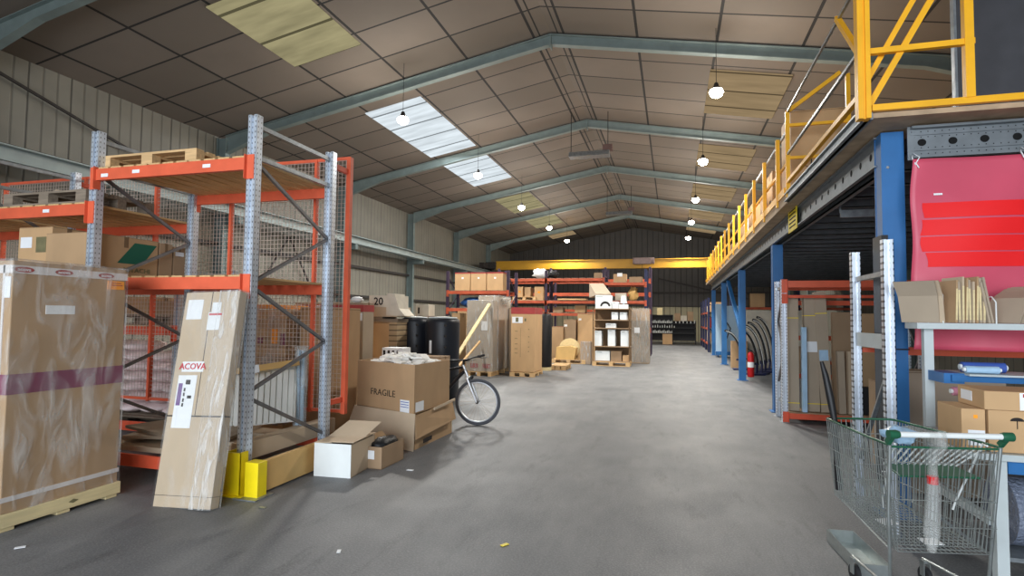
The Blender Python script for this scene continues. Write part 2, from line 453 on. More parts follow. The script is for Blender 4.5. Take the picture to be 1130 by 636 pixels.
# ------------------------------------------------------------------ the hall
XL, XR, XA = -12.5, 6.8, -2.80
YB, YE = -6.0, 42.9
def roof_z(x): return 8.46 - .185 * abs(x - XA)
mb = MB(); mb.box(XL - .3, YB - 6, -.2, XR + .3, YE + .3, 0); struct(mb.build('floor', 'floor'))
mb = MB()
for a, b in ((XL - .3, XA), (XA, XR + .3)):
    za, zb = roof_z(a), roof_z(b)
    mb.add([(a, YB, za), (b, YB, zb), (b, YE, zb), (a, YE, za), (a, YB, za + .15), (b, YB, zb + .15), (b, YE, zb + .15), (a, YE, za + .15)],
           [(0, 3, 2, 1), (4, 5, 6, 7), (0, 1, 5, 4), (1, 2, 6, 5), (2, 3, 7, 6), (3, 0, 4, 7)])
struct(mb.build('ceiling', 'ceiling'))
mb = MB(); mb.box(XL - .15, YB, 0, XL, YE, roof_z(XL) + .02); struct(mb.build('wall_left', 'wall_l'))
mb = MB(); mb.box(XR, YB, 0, XR + .15, YE, roof_z(XR) + .02); struct(mb.build('wall_right', 'wall_r'))
mb = MB()
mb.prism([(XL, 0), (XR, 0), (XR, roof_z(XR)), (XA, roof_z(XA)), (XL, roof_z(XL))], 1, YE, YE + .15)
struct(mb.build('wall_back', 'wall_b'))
# front gable with a wide open loading door behind the camera
mb = MB()
mb.prism([(XL, 0), (-7.5, 0), (-7.5, 5.2), (XL, 5.2)], 1, YB - .15, YB)
mb.prism([(4.0, 0), (XR, 0), (XR, 5.2), (4.0, 5.2)], 1, YB - .15, YB)
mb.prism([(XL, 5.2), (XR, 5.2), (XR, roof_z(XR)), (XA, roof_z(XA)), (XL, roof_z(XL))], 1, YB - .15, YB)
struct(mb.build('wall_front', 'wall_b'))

# roof lights
def skylight(i, x0, x1, y0, y1, m):
    mb = MB(); d = .03
    za, zb = roof_z(x0) - d, roof_z(x1) - d
    mb.add([(x0, y0, za), (x1, y0, zb), (x1, y1, zb), (x0, y1, za), (x0, y0, za + .02), (x1, y0, zb + .02), (x1, y1, zb + .02), (x0, y1, za + .02)],
           [(0, 3, 2, 1), (4, 5, 6, 7), (0, 1, 5, 4), (1, 2, 6, 5), (2, 3, 7, 6), (3, 0, 4, 7)])
    struct(mb.build('window_%d' % i, m))
sk = [(-8.45, -6.73, 8.3, 10.9, 'sky_d'), (-8.45, -6.73, 14.0, 18.55, 'sky_b'), (-8.45, -6.73, 19.5, 23.2, 'sky_b'), (-8.45, -6.73, 26.2, 29.8, 'sky_d'),
      (-8.45, -6.73, 32.0, 35.2, 'sky_d'), (-8.45, -6.73, 37.6, 40.2, 'sky_t'), (-8.45, -6.73, 2.6, 6.2, 'sky_d'),
      (.9, 2.75, 2.6, 6.2, 'sky_t'), (.9, 2.75, 8.3, 10.7, 'sky_t'), (.9, 2.75, 14.3, 17.3, 'sky_t'), (.9, 2.75, 20.4, 23.3, 'sky_t'), (.9, 2.75, 26.4, 29.2, 'sky_t'),
      (.9, 2.75, 32.4, 35.0, 'sky_t'), (.9, 2.75, 38.0, 40.0, 'sky_t')]
for i, s_ in enumerate(sk): skylight(i + 1, *s_)

# steel portal frames
def isec(mb, p, q, h1, h2, fw=.16, tf=.016, tw=.012):
    """I-section member with a vertical web between p and q; h1,h2 depth at each end, top flange on the p-q line"""
    p, q = Vector(p), Vector(q)
    for s_, a in ((0, 0), (1, 1)):
        pp = p - Vector((0, 0, h1 if a else 0)); qq = q - Vector((0, 0, h2 if a else 0))
        mb.bar(pp, qq, tf, fw, 0, up=(0, 1, 0))
    mb.add([p + Vector((0, -tw / 2, 0)), q + Vector((0, -tw / 2, 0)), q + Vector((0, -tw / 2, -h2)), p + Vector((0, -tw / 2, -h1)),
            p + Vector((0, tw / 2, 0)), q + Vector((0, tw / 2, 0)), q + Vector((0, tw / 2, -h2)), p + Vector((0, tw / 2, -h1))],
           [(0, 1, 2, 3), (7, 6, 5, 4), (0, 4, 5, 1), (3, 2, 6, 7), (0, 3, 7, 4), (1, 5, 6, 2)])
ordn = ['standing nearest the camera', 'first one wholly crossing the roof of the view', 'second rafter arch in view, before the first hanging heater', 'third rafter arch, behind the first hanging heater', 'fourth rafter arch, with the far hanging heater behind it', 'last free rafter arch before the dark gable']
for i, y in enumerate((.9, 6.9, 12.9, 18.9, 24.9, 30.9, 36.9)):
    if y < 6: continue
    t = T('portal_frame', 'grey-green steel roof frame, ' + ordn[i - 1], 'steel frame', (XA, y, 0), 0, 'steel portal frames of the hall')
    for sgn, xe in ((-1, XL), (1, XR)):
        xi = xe - sgn * .2
        mb = MB()
        isec(mb, (XA, y, roof_z(XA) - .06), (xe - sgn * 1.9, y, roof_z(xe - sgn * 1.9) - .06), .24, .24)
        isec(mb, (xe - sgn * 1.9, y, roof_z(xe - sgn * 1.9) - .06), (xe - sgn * .3, y, roof_z(xe - sgn * .3) - .06), .24, .5)
        mb.build('rafter', 'teal', t)
        mb = MB(); x0 = xe - sgn * .03; x1 = xe - sgn * .33
        zt = roof_z(xe - sgn * .3) - .1
        for xx in (x0, x1): mb.box(min(xx, xx - sgn * .016), y - .09, 0, max(xx, xx - sgn * .016), y + .09, zt)
        mb.box(min(x0, x1), y - .006, 0, max(x0, x1), y + .006, zt)
        mb.build('column', 'teal_d', t)
    mb = MB(); zt = roof_z(XA) - .06
    mb.box(XA - .012, y - .1, zt - .33, XA + .012, y + .1, zt)
    mb.build('ridge_plate', 'teal', t)

# crane runway along the left wall
t = T('crane_runway', 'pale grey crane rail beam running along the left wall', 'beam', (-11.75, 0, 0))
mb = MB()
mb.box(-11.95, YB + .1, 4.35, -11.6, 42.5, 4.375); mb.box(-11.95, YB + .1, 4.63, -11.6, 42.5, 4.655); mb.box(-11.78, YB + .1, 4.37, -11.76, 42.5, 4.64)
mb.build('girder', 'runway', t)
mb = MB(); mb.box(-11.8, YB + .1, 4.655, -11.74, 42.5, 4.70); mb.build('rail', 'darksteel', t)
for y in (6.9, 12.9, 18.9, 24.9, 30.9, 36.9):
    mb = MB(); mb.box(-12.17, y - .08, 4.15, -11.62, y + .08, 4.35); mb.build('bracket', 'teal_d', t)
t = T('crane_runway', 'grey crane rail beam at the right wall above the mezzanine', 'beam', (6.2, 0, 0))
mb = MB(); mb.box(6.0, 28.2, 4.37, 6.4, 42.5, 4.655); mb.build('girder', 'runway', t)
# bridge crane
t = T('bridge_crane', 'long yellow overhead crane girder spanning the far end of the hall', 'crane', (-3, 36.5, 0))
mb = MB(); yc = 35.0
mb.box(-11.1, yc - .18, 4.72, 5.9, yc - .16, 5.22); mb.box(-11.1, yc + .16, 4.72, 5.9, yc + .18, 5.22)
mb.box(-11.1, yc - .25, 5.22, 5.9, yc + .25, 5.25); mb.box(-11.1, yc - .25, 4.69, 5.9, yc + .25, 4.72)
mb.build('girder', 'craney', t)
for x in (-11.77, 6.2):
    mb = MB(); mb.box(x - .15, yc - 1.1, 4.78, x + .15, yc + 1.1, 5.1)
    mb.box(x - (.0 if x < 0 else .35), yc - .3, 4.78, x + (.7 if x < 0 else 0), yc + .3, 5.2)
    for dy in (-.85, .85): mb.path([(x - .05, yc + dy, 4.82), (x + .05, yc + dy, 4.82)], .115, 14)
    mb.build('end_carriage', 'darksteel', t)
hx = -1.75
mb = MB(); mb.box(hx - .45, yc - .75, 4.9, hx + .5, yc - .28, 5.25); mb.path([(hx - .55, yc - .5, 5.1), (hx + .7, yc - .5, 5.1)], .2, 14)
mb.build('hoist_trolley', M('hoist_grey', (150, 130, 126), .5), t)
mb = MB(); mb.tube((hx, yc - .5, 4.9), (hx, yc - .5, 4.35), .012, 6); mb.path([(hx + .0, yc - .5, 4.35), (hx + .05, yc - .5, 4.28), (hx, yc - .5, 4.2), (hx - .05, yc - .5, 4.25)], .018, 6)
mb.build('hook', 'darksteel', t)

# diagonal bracing rods on the left wall
for (y0, z0, y1, z1, w) in ((6.9, 6.3, 12.9, 4.75, 'in the near bay above the crane rail'), (12.9, .3, 15.9, 4.2, 'rising from the nearer column foot'), (18.9, .3, 15.95, 4.2, 'rising from the column behind the black tanks')):
    mb = MB(); mb.bar((-12.36, y0, z0), (-12.36, y1, z1), .05, .05)
    o = mb.build('wall_brace', 'darksteel'); tag(o, 'dark diagonal wall brace, ' + w, 'brace', 'diagonal wall braces')
mb = MB(); mb.bar((-12.4, YB + 1, 2.4), (-12.4, 42.5, 2.4), .06, .1); mb.bar((-12.4, YB + 1, 3.6), (-12.4, 42.5, 3.6), .06, .1)
struct(mb.build('trim_1', 'darksteel'))
mb = MB(); mb.bar((XL + .3, YE - .06, 3.55), (XR - .1, YE - .06, 3.55), .08, .12); mb.bar((XL + .3, YE - .06, 2.55), (XR - .1, YE - .06, 2.55), .06, .06)
struct(mb.build('trim_2', 'darksteel'))
# cable-like rail sloping across the gable
mb = MB(); mb.bar((-1.0, 42.86, 4.6), (6.0, 42.86, 2.9), .06, .12)
tag(mb.build('gable_brace', 'darksteel'), 'dark diagonal brace on the far gable wall under the yellow crane', 'brace')

# high-bay lamps
def lamp_proto(label):
    t = T('high_bay_lamp', label, 'lamp', (0, 0, 0), 0, 'hanging high bay lamps')
    mb = MB(); mb.tube((0, 0, .1), (0, 0, 1.22), .006, 6); mb.build('cable', 'black', t, world=False)
    mb = MB(); mb.lathe([(.03, .10), (.04, .09), (.06, .02), (.10, -.02), (.105, -.04), (.02, -.03)], n=18); mb.build('housing', 'darksteel', t, world=False)
    mb = MB(); mb.lathe([(.05, -.03), (.12, -.05), (.145, -.10), (.12, -.17), (.06, -.21), (.01, -.22)], n=18); mb.build('lens', 'lamp', t, world=False)
    return t
lp = []
k = 1.043
names = ['nearest of the left row, by the bright roof light', 'second of the left row, by the farther bright roof light', 'third of the left row, by a dim roof light', 'fourth of the left row', 'last of the left row, near the gable']
namesr = ['nearest of the right row, above the mezzanine rail', 'second of the right row', 'third of the right row', 'fourth of the right row', 'last of the right row, smallest']
proto = None
for j, (x, ys, nm) in enumerate(((-6.32, (12.2, 17.7, 23.4, 29.1, 34.3), names), (.89, (12.3, 17.7, 23.4, 28.8, 34.4), namesr))):
    for i, y in enumerate(ys):
        lb = 'glowing high bay lamp, ' + nm[i]
        if proto is None: proto = lamp_proto(lb); o = proto
        else: o = copy_tree(proto); o['label'] = lb
        zt = 6.5
        o.location = (x, y, zt)
        for ch in o.children:
            if ch.name.startswith('cable'): ch.scale = (1, 1, (roof_z(x) - zt) / 1.22)
        lp.append((x, y, zt - .26))
# gas radiant heaters under the ridge
for (y, lb) in ((18.0, 'long grey radiant heater hanging under the ridge, nearer one'), (28.6, 'long grey radiant heater hanging under the ridge, farther one')):
    t = T('radiant_heater', lb, 'heater', (-2.6, y, 7.0), 0, 'hanging radiant heaters')
    mb = MB(); mb.prism([(y - .2, 6.86), (y + .2, 6.86), (y + .1, 7.03), (y - .1, 7.03)], 0, -3.25, -1.95); mb.build('reflector', 'galvp', t)
    mb = MB(); mb.box(-2.15, y - .14, 7.03, -1.85, y + .14, 7.2); mb.build('burner_box', M('burner_brown', (96, 72, 66), .5), t)
    mb = MB()
    for x in (-3.2, -2.0): mb = MB(); mb.tube((x, y, 7.03), (x, y, roof_z(x)), .012, 6); mb.build('hanger', 'black', t)
# ================================================================== generic goods
def quad_box(mb, foot, z0, z1, mi=0):
    mb.hexa([(p[0], p[1], z0) for p in foot], [(p[0], p[1], z1) for p in foot], mi)

def rect(cx, cy, w, d, rz=0):
    c, s = math.cos(rz), math.sin(rz)
    return [(cx + a * c - b * s, cy + a * s + b * c) for a, b in ((-w / 2, -d / 2), (w / 2, -d / 2), (w / 2, d / 2), (-w / 2, d / 2))]

def carton(label, cx, cy, w, d, z0, h, mat='card', rz=0, group=None, tape='crease', lab=None, wrap=None, name='carton', cat='box', band=None, bevel=.004, labx=0.0, labz=.62, labs=.18):
    """a closed cardboard box: body, centre tape over the top and down the sides, optional paper label on the front"""
    t = T(name, label, cat, (cx, cy, z0), rz, group)
    mb = MB(); mb.box(-w / 2, -d / 2, 0, w / 2, d / 2, h); mb.build('box_body', mat, t, world=False, bevel=bevel)
    if tape:
        e = .0025; tw = min(.05, d * .2)
        mb = MB(); mb.box(-w / 2 - e, -tw / 2, h - min(.12, h * .3), w / 2 + e, tw / 2, h + e)
        mb.box(-w / 2 - e * .6, -d / 2 - e * .6, h * .985, w / 2 + e * .6, d / 2 + e * .6, h * .99)
        mb.build('tape', tape, t, world=False)
    if lab:
        s = labs; mb = MB(); mb.box(labx - s / 2, -d / 2 - .003, h * labz - s * .35, labx + s / 2, -d / 2, h * labz + s * .35); mb.build('label', lab, t, world=False)
    if band:
        e = .003; mb = MB(); z, bh, bm = band; mb.box(-w / 2 - e, -d / 2 - e, z, w / 2 + e, d / 2 + e, z + bh); mb.build('printed_band', bm, t, world=False)
    if wrap:
        e = .012; mb = MB(); mb.box(-w / 2 - e, -d / 2 - e, 0.01, w / 2 + e, d / 2 + e, h + e); mb.build('plastic_wrap', wrap, t, world=False, bevel=.01)
    return t

def pallet(label, x, y, z, L=1.2, W=.8, rz=0, mat='wood', group=None, n=6):
    """flat wooden pallet, L along local x"""
    t = T('pallet', label, 'pallet', (x, y, z), rz, group)
    mb = MB(); bw = W / (n + (n - 1) * .5)
    for i in range(n): y0 = -W / 2 + i * bw * 1.5; mb.box(-L / 2, y0, .122, L / 2, y0 + bw, .144)
    for xx in (-L / 2, -.07, L / 2 - .14): mb.box(xx, -W / 2, .1, xx + .14, W / 2, .122)
    mb.build('top_deck', mat, t, world=False)
    for xx in (-L / 2, -.07, L / 2 - .14):
        for yy in (-W / 2, -.05, W / 2 - .1): mb = MB(); mb.box(xx, yy, .022, xx + .14, yy + .1, .1); mb.build('block', mat, t, world=False)
    mb = MB()
    for yy in (-W / 2, -.05, W / 2 - .1): mb.box(-L / 2, yy, 0, L / 2, yy + .1, .022)
    mb.build('bottom_boards', mat, t, world=False)
    return t

UP = {}
def upright(t, x, y, z1, mat='galv', w=.1, z0=0, foot=True):
    """open steel section, 9 x 7 cm, standing on a base plate"""
    key = (round(z1 - z0, 3), mat, w)
    if key not in UP:
        h = z1 - z0; mb = MB()
        for s in (-1, 1):
            mb.box(min(s * w * .2, s * w / 2), -w * .4, 0, max(s * w * .2, s * w / 2), -w * .36, h); mb.box(min(s * w * .2, s * w * .16), -w * .4, 0, max(s * w * .2, s * w * .16), -w * .1, h)
        mb.box(-w * .2, -w * .12, 0, w * .2, -w * .08, h); mb.box(-w / 2, -w * .4, 0, -w / 2 + .004, w * .4, h); mb.box(w / 2 - .004, -w * .4, 0, w / 2, w * .4, h)
        mb.box(-w / 2, w * .36, 0, -w * .22, w * .4, h); mb.box(w * .22, w * .36, 0, w / 2, w * .4, h)
        o = mb.build('upright', mat, None, world=False); UP[key] = o.data
        bpy.data.objects.remove(o)
    o = bpy.data.objects.new('upright', UP[key]); COL.objects.link(o); o.parent = t
    o.location = Vector((x, y, z0)) - t.location
    if foot:
        mb = MB(); mb.box(x - .07, y - .07, z0, x + .07, y + .07, z0 + .006)
        mb.build('base_plate', 'galvp', t)
    return o

def lattice(t, x, y0, y1, zs, horiz, mat='brace', w=.03, hm=None):
    mb = MB(); s = 0
    for i in range(len(zs) - 1):
        if abs(zs[i] - zs[i + 1]) < .08: continue
        a, b = (y0, y1) if s % 2 == 0 else (y1, y0); s += 1
        mb.bar((x, a, zs[i]), (x, b, zs[i + 1]), w, w)
    mb.build('frame_brace', mat, t)
    if horiz:
        for z in horiz: mb = MB(); mb.bar((x, y0, z), (x, y1, z), .035, .04); mb.build('frame_strut', hm or 'galvp', t)

def beam(t, x0, x1, y, z, h=.11, d=.045, mat='orange', conn=True, sgn=-1):
    """load beam, top at z, with end connectors"""
    mb = MB(); mb.box(x0 + .05, y - d / 2, z - h, x1 - .05, y + d / 2, z)
    mb.box(x0 + .05, y - d / 2, z, x1 - .05, y + d * .1, z + .006)
    if conn:
        for xx in (x0 + .045, x1 - .05): mb.box(xx, y - .05 * (1 if sgn < 0 else .6), z - h - .09, xx + .006, y + .03, z + .03)
        for xx, xe in ((x0 + .045, x0 - .035), (x1 - .045, x1 + .035)):
            mb.box(min(xx, xe), y + sgn * .012 - .006, z - h - .09, max(xx, xe), y + sgn * .012 + .001, z + .03)
    return mb.build('load_beam', mat, t)

def deck(t, x0, x1, y0, y1, z, n=10, mat='woody', th=.022, ratio=.72, name='deck_boards'):
    mb = MB(); p = (x1 - x0) / n
    for i in range(n):
        a = x0 + i * p + p * (1 - ratio) / 2; mb.box(a, y0, z, a + p * ratio, y1, z + th)
    return mb.build(name, mat, t)

# ================================================================== big rack at left
RX = [-3.78, -5.73, -7.72, -9.7]
RY0, RY1 = 4.34, 5.56
t = T('pallet_rack', 'tall orange and galvanised pallet rack at left with wire mesh back and wooden decks', 'shelving', (-5.7, 4.95, 0))
for i, x in enumerate(RX):
    upright(t, x, RY0, 3.49); upright(t, x, RY1, 3.49)
    lattice(t, x, RY0 + .03, RY1 - .03, [3.05, 2.48, 1.92, 1.87, 1.32, .9, .84, .3], [.2, 3.1, 3.40])
lev = [(0, (3.08, 1.96, .24)), (1, (2.73, 1.96, .24)), (2, (2.73, 1.96, .24))]
for b, zs in lev:
    for z in zs:
        for y, sg in ((RY0 - .03, -1), (RY1 + .03, 1)):
            beam(t, RX[b + 1], RX[b], y, z, mat='orange' if z > 1 else 'redorange', sgn=sg)
        if z > .5: deck(t, RX[b + 1] + .06, RX[b] - .06, RY0 - .05, RY1 + .05, z, n=11 if b == 0 else 10, ratio=.78, mat='woody')
# small white labels on the beams
for x, z in ((-5.56, 3.015), (-5.15, 3.03), (-4.28, 3.03), (-6.35, 2.68), (-7.12, 2.64)): mb = MB(); mb.box(x - .045, RY0 - .0575, z - .017, x + .045, RY0 - .0525, z + .017); mb.build('beam_label', 'paper', t)
for x in (-5.0,):
    mb = MB(); 
# wire mesh back guard
YM = 5.92
for (x0, x1, zt, lb) in ((-5.55, -3.76, 3.5, 'a'), (-7.6, -5.55, 3.5, 'b'), (-9.7, -7.6, 3.5, 'c')):
    mb = MB(); nx = int((x1 - x0) / .052)
    for i in range(nx + 1): xx = x0 + (x1 - x0) * i / nx; mb.bar((xx, YM, .5), (xx, YM, zt), .0045, .0045)
    nz = int(3.0 / .052)
    for i in range(nz + 1): zz = .5 + 3.0 * i / nz; mb.bar((x0, YM, zz), (x1, YM, zz), .0045, .0045)
    mb.build('wire_mesh', 'meshwire', t)
for x in (-3.76, -4.22, -5.48, -6.72, -8.0, -9.6):
    mb = MB(); w = .055 if x == -3.76 else .035; mb.box(x - w / 2, YM - .03, .45, x + w / 2, YM + .03, 3.53); mb.build('mesh_post', 'orange', t)
for z in (3.52, .48):
    mb = MB(); mb.box(-9.7, YM - .02, z - .018, -3.75, YM + .02, z + .018); mb.build('mesh_rail', 'orange', t)
for x in (RX[0], RX[1], RX[2]):
    for z in (3.35, .62):
        mb = MB(); mb.box(x - .02, RY1, z - .03, x + .02, YM, z + .03); mb.build('mesh_bracket', 'redorange', t)

# boards lying on the lowest beams
random.seed(3)
for i, (x0, x1, y0, z, h, lb) in enumerate(((-5.65, -3.95, 4.42, .24, .05, 'long pale board lying on the lowest beams of the left rack, front one'),
                                            (-5.6, -3.9, 4.78, .24, .07, 'long pale board lying on the lowest beams of the left rack, middle one'),
                                            (-5.65, -4.1, 5.15, .24, .09, 'thick pale board lying on the lowest beams of the left rack, rear one'))):
    mb = MB(); mb.box(x0, y0, z, x1, y0 + .28, z + h); o = mb.build('board', 'cardlite'); tag(o, lb, 'board', 'boards on the lowest beams')
for i, (x, rz, z, lb) in enumerate(((-4.95, .25, .335, 'flat grey-brown cardboard sheet lying askew on the boards of the left rack'), (-5.1, -.3, .365, 'upper flat cardboard sheet on the stack beside the tall wrapped carton'))):
    mb = MB(); m = Matrix.Translation((x, 4.95, z)) @ Matrix.Rotation(rz, 4, 'Z'); mb.box(-.55, -.35, 0, .55, .35, .03, mat=m)
    tag(mb.build('cardboard_sheet', 'cardgrey'), lb, 'cardboard sheet')
# long timber bearers running back from the aisle under the rack end
mb = MB(); mb.box(-4.0, 4.42, .24, -3.86, 5.9, .40); tag(mb.build('timber_bearer', 'cardlite'), 'pale timber bearer running front to back at the open end of the left rack', 'timber')

# yellow upright protector and guard rail
t = T('upright_protector', 'yellow steel corner guard around the foot of the front rack upright', 'rack guard', (RX[0], 4.25, 0))
mb = MB(); mb.box(-3.87, 4.2, 0, -3.85, 4.42, .38); mb.box(-3.87, 4.19, 0, -3.70, 4.21, .38); mb.box(-3.72, 4.2, 0, -3.70, 4.3, .38); mb.build('shield', 'guardy', t)
mb = MB(); mb.box(-3.93, 4.15, 0, -3.64, 4.29, .012); mb.build('foot_plate', 'guardy', t)
t = T('rack_end_guard', 'low timber guard rail with yellow end cap beside the rack foot', 'rack guard', (-3.57, 4.7, 0))
mb = MB(); mb.box(-3.60, 4.3, .02, -3.55, 5.9, .29); mb.build('rail_board', 'ply', t)
mb = MB(); mb.box(-3.64, 4.19, 0, -3.5, 4.31, .31); mb.build('end_cap', 'guardy', t, bevel=.006)
mb = MB(); mb.box(-3.70, 4.12, 0, -3.46, 4.36, .01); mb.build('foot_plate', 'galvp', t)

# pallets on the top decks
pallet('pale wooden pallet on the top deck of the left rack', -5.13, 4.78, 3.105, L=1.25, W=.8, rz=0)
pallet('weathered grey pallet on the upper deck of the left bay, next to the upright', -6.45, 4.72, 2.755, L=1.2, W=.8, mat='oldwood')
pallet('weathered grey pallet leaning stack at the far left of the upper deck', -8.35, 4.72, 2.755, L=1.1, W=.8, mat='oldwood')
pallet('dark pallet behind the upright on the upper deck', -6.4, 5.35, 2.90, L=1.2, W=.8, mat='oldwood', rz=.03) if False else None
for i, (x, lb) in enumerate(((-7.05, 'short pale board end lying on the weathered pallet, far left one'), (-6.9, 'short pale board end lying on the weathered pallet, right one'))):
    mb = MB(); m = Matrix.Translation((x, 4.75, 2.92 + i * .03)) @ Matrix.Rotation(.2 - i * .5, 4, 'Z') @ Matrix.Rotation(-.14, 4, 'Y'); mb.box(-.2, -.06, 0, .2, .06, .03, mat=m)
    tag(mb.build('board_offcut', 'cardlite'), lb, 'board')

# cartons on the second level of the left bay
ZD = 1.985
t = carton('brown carton with a green printed parallelogram and HITACHI lettering on the second deck', -6.12, 4.76, .62, .80, ZD, .47, 'card', tape='crease')
mb = MB(); xx = -6.12 + .31 + .003
mb.add([(xx, 4.66, 2.16), (xx, 4.96, 2.16), (xx, 5.14, 2.40), (xx, 4.86, 2.40)], [(0, 1, 2, 3)]); mb.build('printed_mark', 'inkgrn', t)
text_mb('HITACHI', .07, FY(xx, 4.9, 2.09), font_bold=True, xs=1.2).build('lettering', 'inkolive', t)
t = carton('brown carton with olive print standing on the second deck above the tall wrapped carton', -6.72, 4.62, .50, .36, ZD, .56, 'card2', lab='paper', labx=-.13, labz=.70, labs=.17)
mb = MB(); mb.box(.02, -.183, .28, .17, -.1805, .45); mb.box(.2505, -.12, .26, .253, .12, .46); mb.build('printed_mark', 'inkolive', t, world=False)
carton('brown carton without print right of the HITACHI carton on the second deck', -6.02, 5.27, .42, .18, ZD, .46, 'card3')
t = carton('narrow brown carton with a white tape patch beside the rear galvanised upright', -6.02, 5.46, .42, .16, ZD, .44, 'card3')
mb = MB(); mb.box(.2105, -.06, .33, .213, .06, .38); mb.build('label', 'paper', t, world=False)

# ================================================================== tall wrapped carton in front, at left
t = T('tall_wrapped_carton', 'tall brown carton wrapped in clear film on a pale wooden skid, at the left edge', 'box', (-5.12, 3.43, 0))
bx0, bx1, by0, by1 = -5.75, -4.72, 2.98, 3.88
mb = MB(); mb.box(bx0, by0, .13, bx1, by1, 2.0); mb.build('box_body', 'card', t, bevel=.006)
mb = MB(); mb.box(bx0 - .02, by0 - .02, .03, bx1 + .02, by1 + .02, .13)
for yy in (by0, (by0 + by1) / 2 - .05, by1 - .1): mb.box(bx0, yy, 0, bx1 + .005, yy + .1, .03)
mb.build('skid', 'palewood', t, bevel=.004)
mb = MB(); e = .004
mb.box(bx0 - e, by0 - e, 1.0, bx1 + e, by1 + e, 1.15); mb.build('printed_band', 'plum', t)
mb = MB(); e = .007
mb.box(bx0 - e, by0 - e, 1.905, bx1 + e, by1 + e, 1.965); mb.box(bx0 - e, by0 - e, .215, bx1 + e, by1 + e, .25)
mb.box(bx1 - .09, by0 - e, .13, bx1 - .07, by0, 1.97)
mb.build('tape', 'tape', t)
mb = MB(); e = .009
def oval(mb, m, a, b, n=20):
    vs = [m @ Vector((a * math.cos(2 * PI * i / n), b * math.sin(2 * PI * i / n), .001)) for i in range(n)]
    mb.add(vs, [tuple(range(n))])
for y in (3.02, 3.31, 3.66): oval(mb, FY(bx1 + e, y + .03, 1.935), .07, .022)
for x in (-4.95, -5.35): oval(mb, FX(x, by0 - e, 1.935), .07, .022)
mb.build('printed_logo', 'tapered', t)
mbt = MB()
for y in (3.05, 3.34, 3.69):
    q = text_mb('acova', .034, FY(bx1 + e + .0015, y, 1.935), .0005, True, 1.2); mbt.add(q.v, q.f)
mbt.build('lettering', 'paper', t)
mb = MB(); mb.box(bx1, by1 - .17, 1.82, bx1 + .006, by1 - .02, 1.895); mb.build('label', 'orangel', t)
mb = MB(); mb.box(bx1, by1 - .155, 1.853, bx1 + .007, by1 - .035, 1.860); mb.box(bx1, by1 - .14, 1.872, bx1 + .007, by1 - .05, 1.878); mb.build('printed_line', 'tapered', t)
mb = MB(); mb.box(bx1, by0 + .24, 1.60, bx1 + .006, by0 + .46, 1.67); mb.box(bx1 - .08, by0 - .006, 1.72, bx1 - .01, by0, 1.88); mb.build('label', 'paper', t)
mb = MB(); mb.add([(bx1 + .025, by0 + .47, .083), (bx1 + .025, by0 + .51, .10), (bx1 + .025, by0 + .55, .083), (bx1 + .025, by0 + .51, .066)], [(0, 1, 2, 3)]); mb.build('stamp', 'inkolive', t)
mb = MB(); e = .016; mb.box(bx0 - e, by0 - e, .09, bx1 + e, by1 + e, 2.0 + e); mb.build('plastic_wrap', 'wrap', t, bevel=.012)

# ================================================================== leaning flat carton
def leaning(cx, y0, y1, h, w, th, xtilt=0):
    """matrix with local x = width, local z = up the face, local y = thickness, leaning from y0 at floor to y1 at top"""
    ang = math.atan2(y1 - y0, h)
    m = Matrix.Translation((cx, y0, 0)) @ Matrix.Rotation(xtilt, 4, 'Y') @ Matrix.Rotation(-ang, 4, 'X')
    return m, math.hypot(y1 - y0, h)
t = T('leaning_flat_carton', 'long flat pale carton with ACOVA label leaning on the rack beam', 'box', (-3.95, 3.9, 0))
m, L = leaning(-3.915, 3.79, 4.13, 1.82, .6, .1, -.045)
m = m @ Matrix.Rotation(.06, 4, 'Z')
mb = MB(); mb.box(-.28, 0, .008, .28, .1, L, mat=m); mb.build('box_body', 'cardlite', t, bevel=.006)
mb = MB(); mb.box(-.283, -.002, .745, .283, .102, .757, mat=m); mb.box(-.281, -.0015, .10, .281, .101, .104, mat=m); mb.box(.0, -.0015, .75, .006, .0, L, mat=m) ; mb.build('strap', 'ink', t)
def on(m, x, z, y=-.004): return m @ Matrix.Translation((x, y, z)) @ Matrix.Rotation(PI / 2, 4, 'X')
mb = MB(); mb.box(-.24, -.004, 1.60, -.08, 0, 1.78, mat=m); mb.box(-.01, -.004, 1.5, .12, 0, 1.66, mat=m); mb.box(.02, -.004, 1.66, .11, 0, 1.75, mat=m)
mb.box(-.2, -.004, 1.13, .02, 0, 1.22, mat=m); mb.box(-.22, -.004, .65, -.03, 0, 1.10, mat=m); mb.build('label', 'paper', t)
mb = MB(); mb.box(.0, -.007, 1.632, .13, -.004, 1.65, mat=m); text_ = text_mb('ACOVA', .075, on(m, -.09, 1.175, -.006), .001, True, 1.05); mb.add(text_.v, text_.f); mb.build('lettering', 'inkred', t)
mb = MB(); mb.box(-.205, -.007, .84, -.165, -.004, 1.03, mat=m); mb.build('label_stripe', 'inkpur', t)
mb = MB(); mb.box(-.135, -.007, 1.02, -.09, -.004, 1.06, mat=m)
for z in (.83, .87, .92, .96): mb.box(-.145, -.007, z, -.13, -.004, z + .03, mat=m)
mb.box(-.10, -.007, .9, -.06, -.004, .925, mat=m); mb.build('printed_line', 'ink', t)
mb = MB(); mb.box(.08, -.012, .0, .294, .112, L + .01, mat=m); mb.build('plastic_wrap', 'wrapw', t, bevel=.006)
mb = MB(); mb.box(-.292, -.009, .0, .08, .112, L + .01, mat=m); mb.build('plastic_film', 'wrapl', t, bevel=.006)

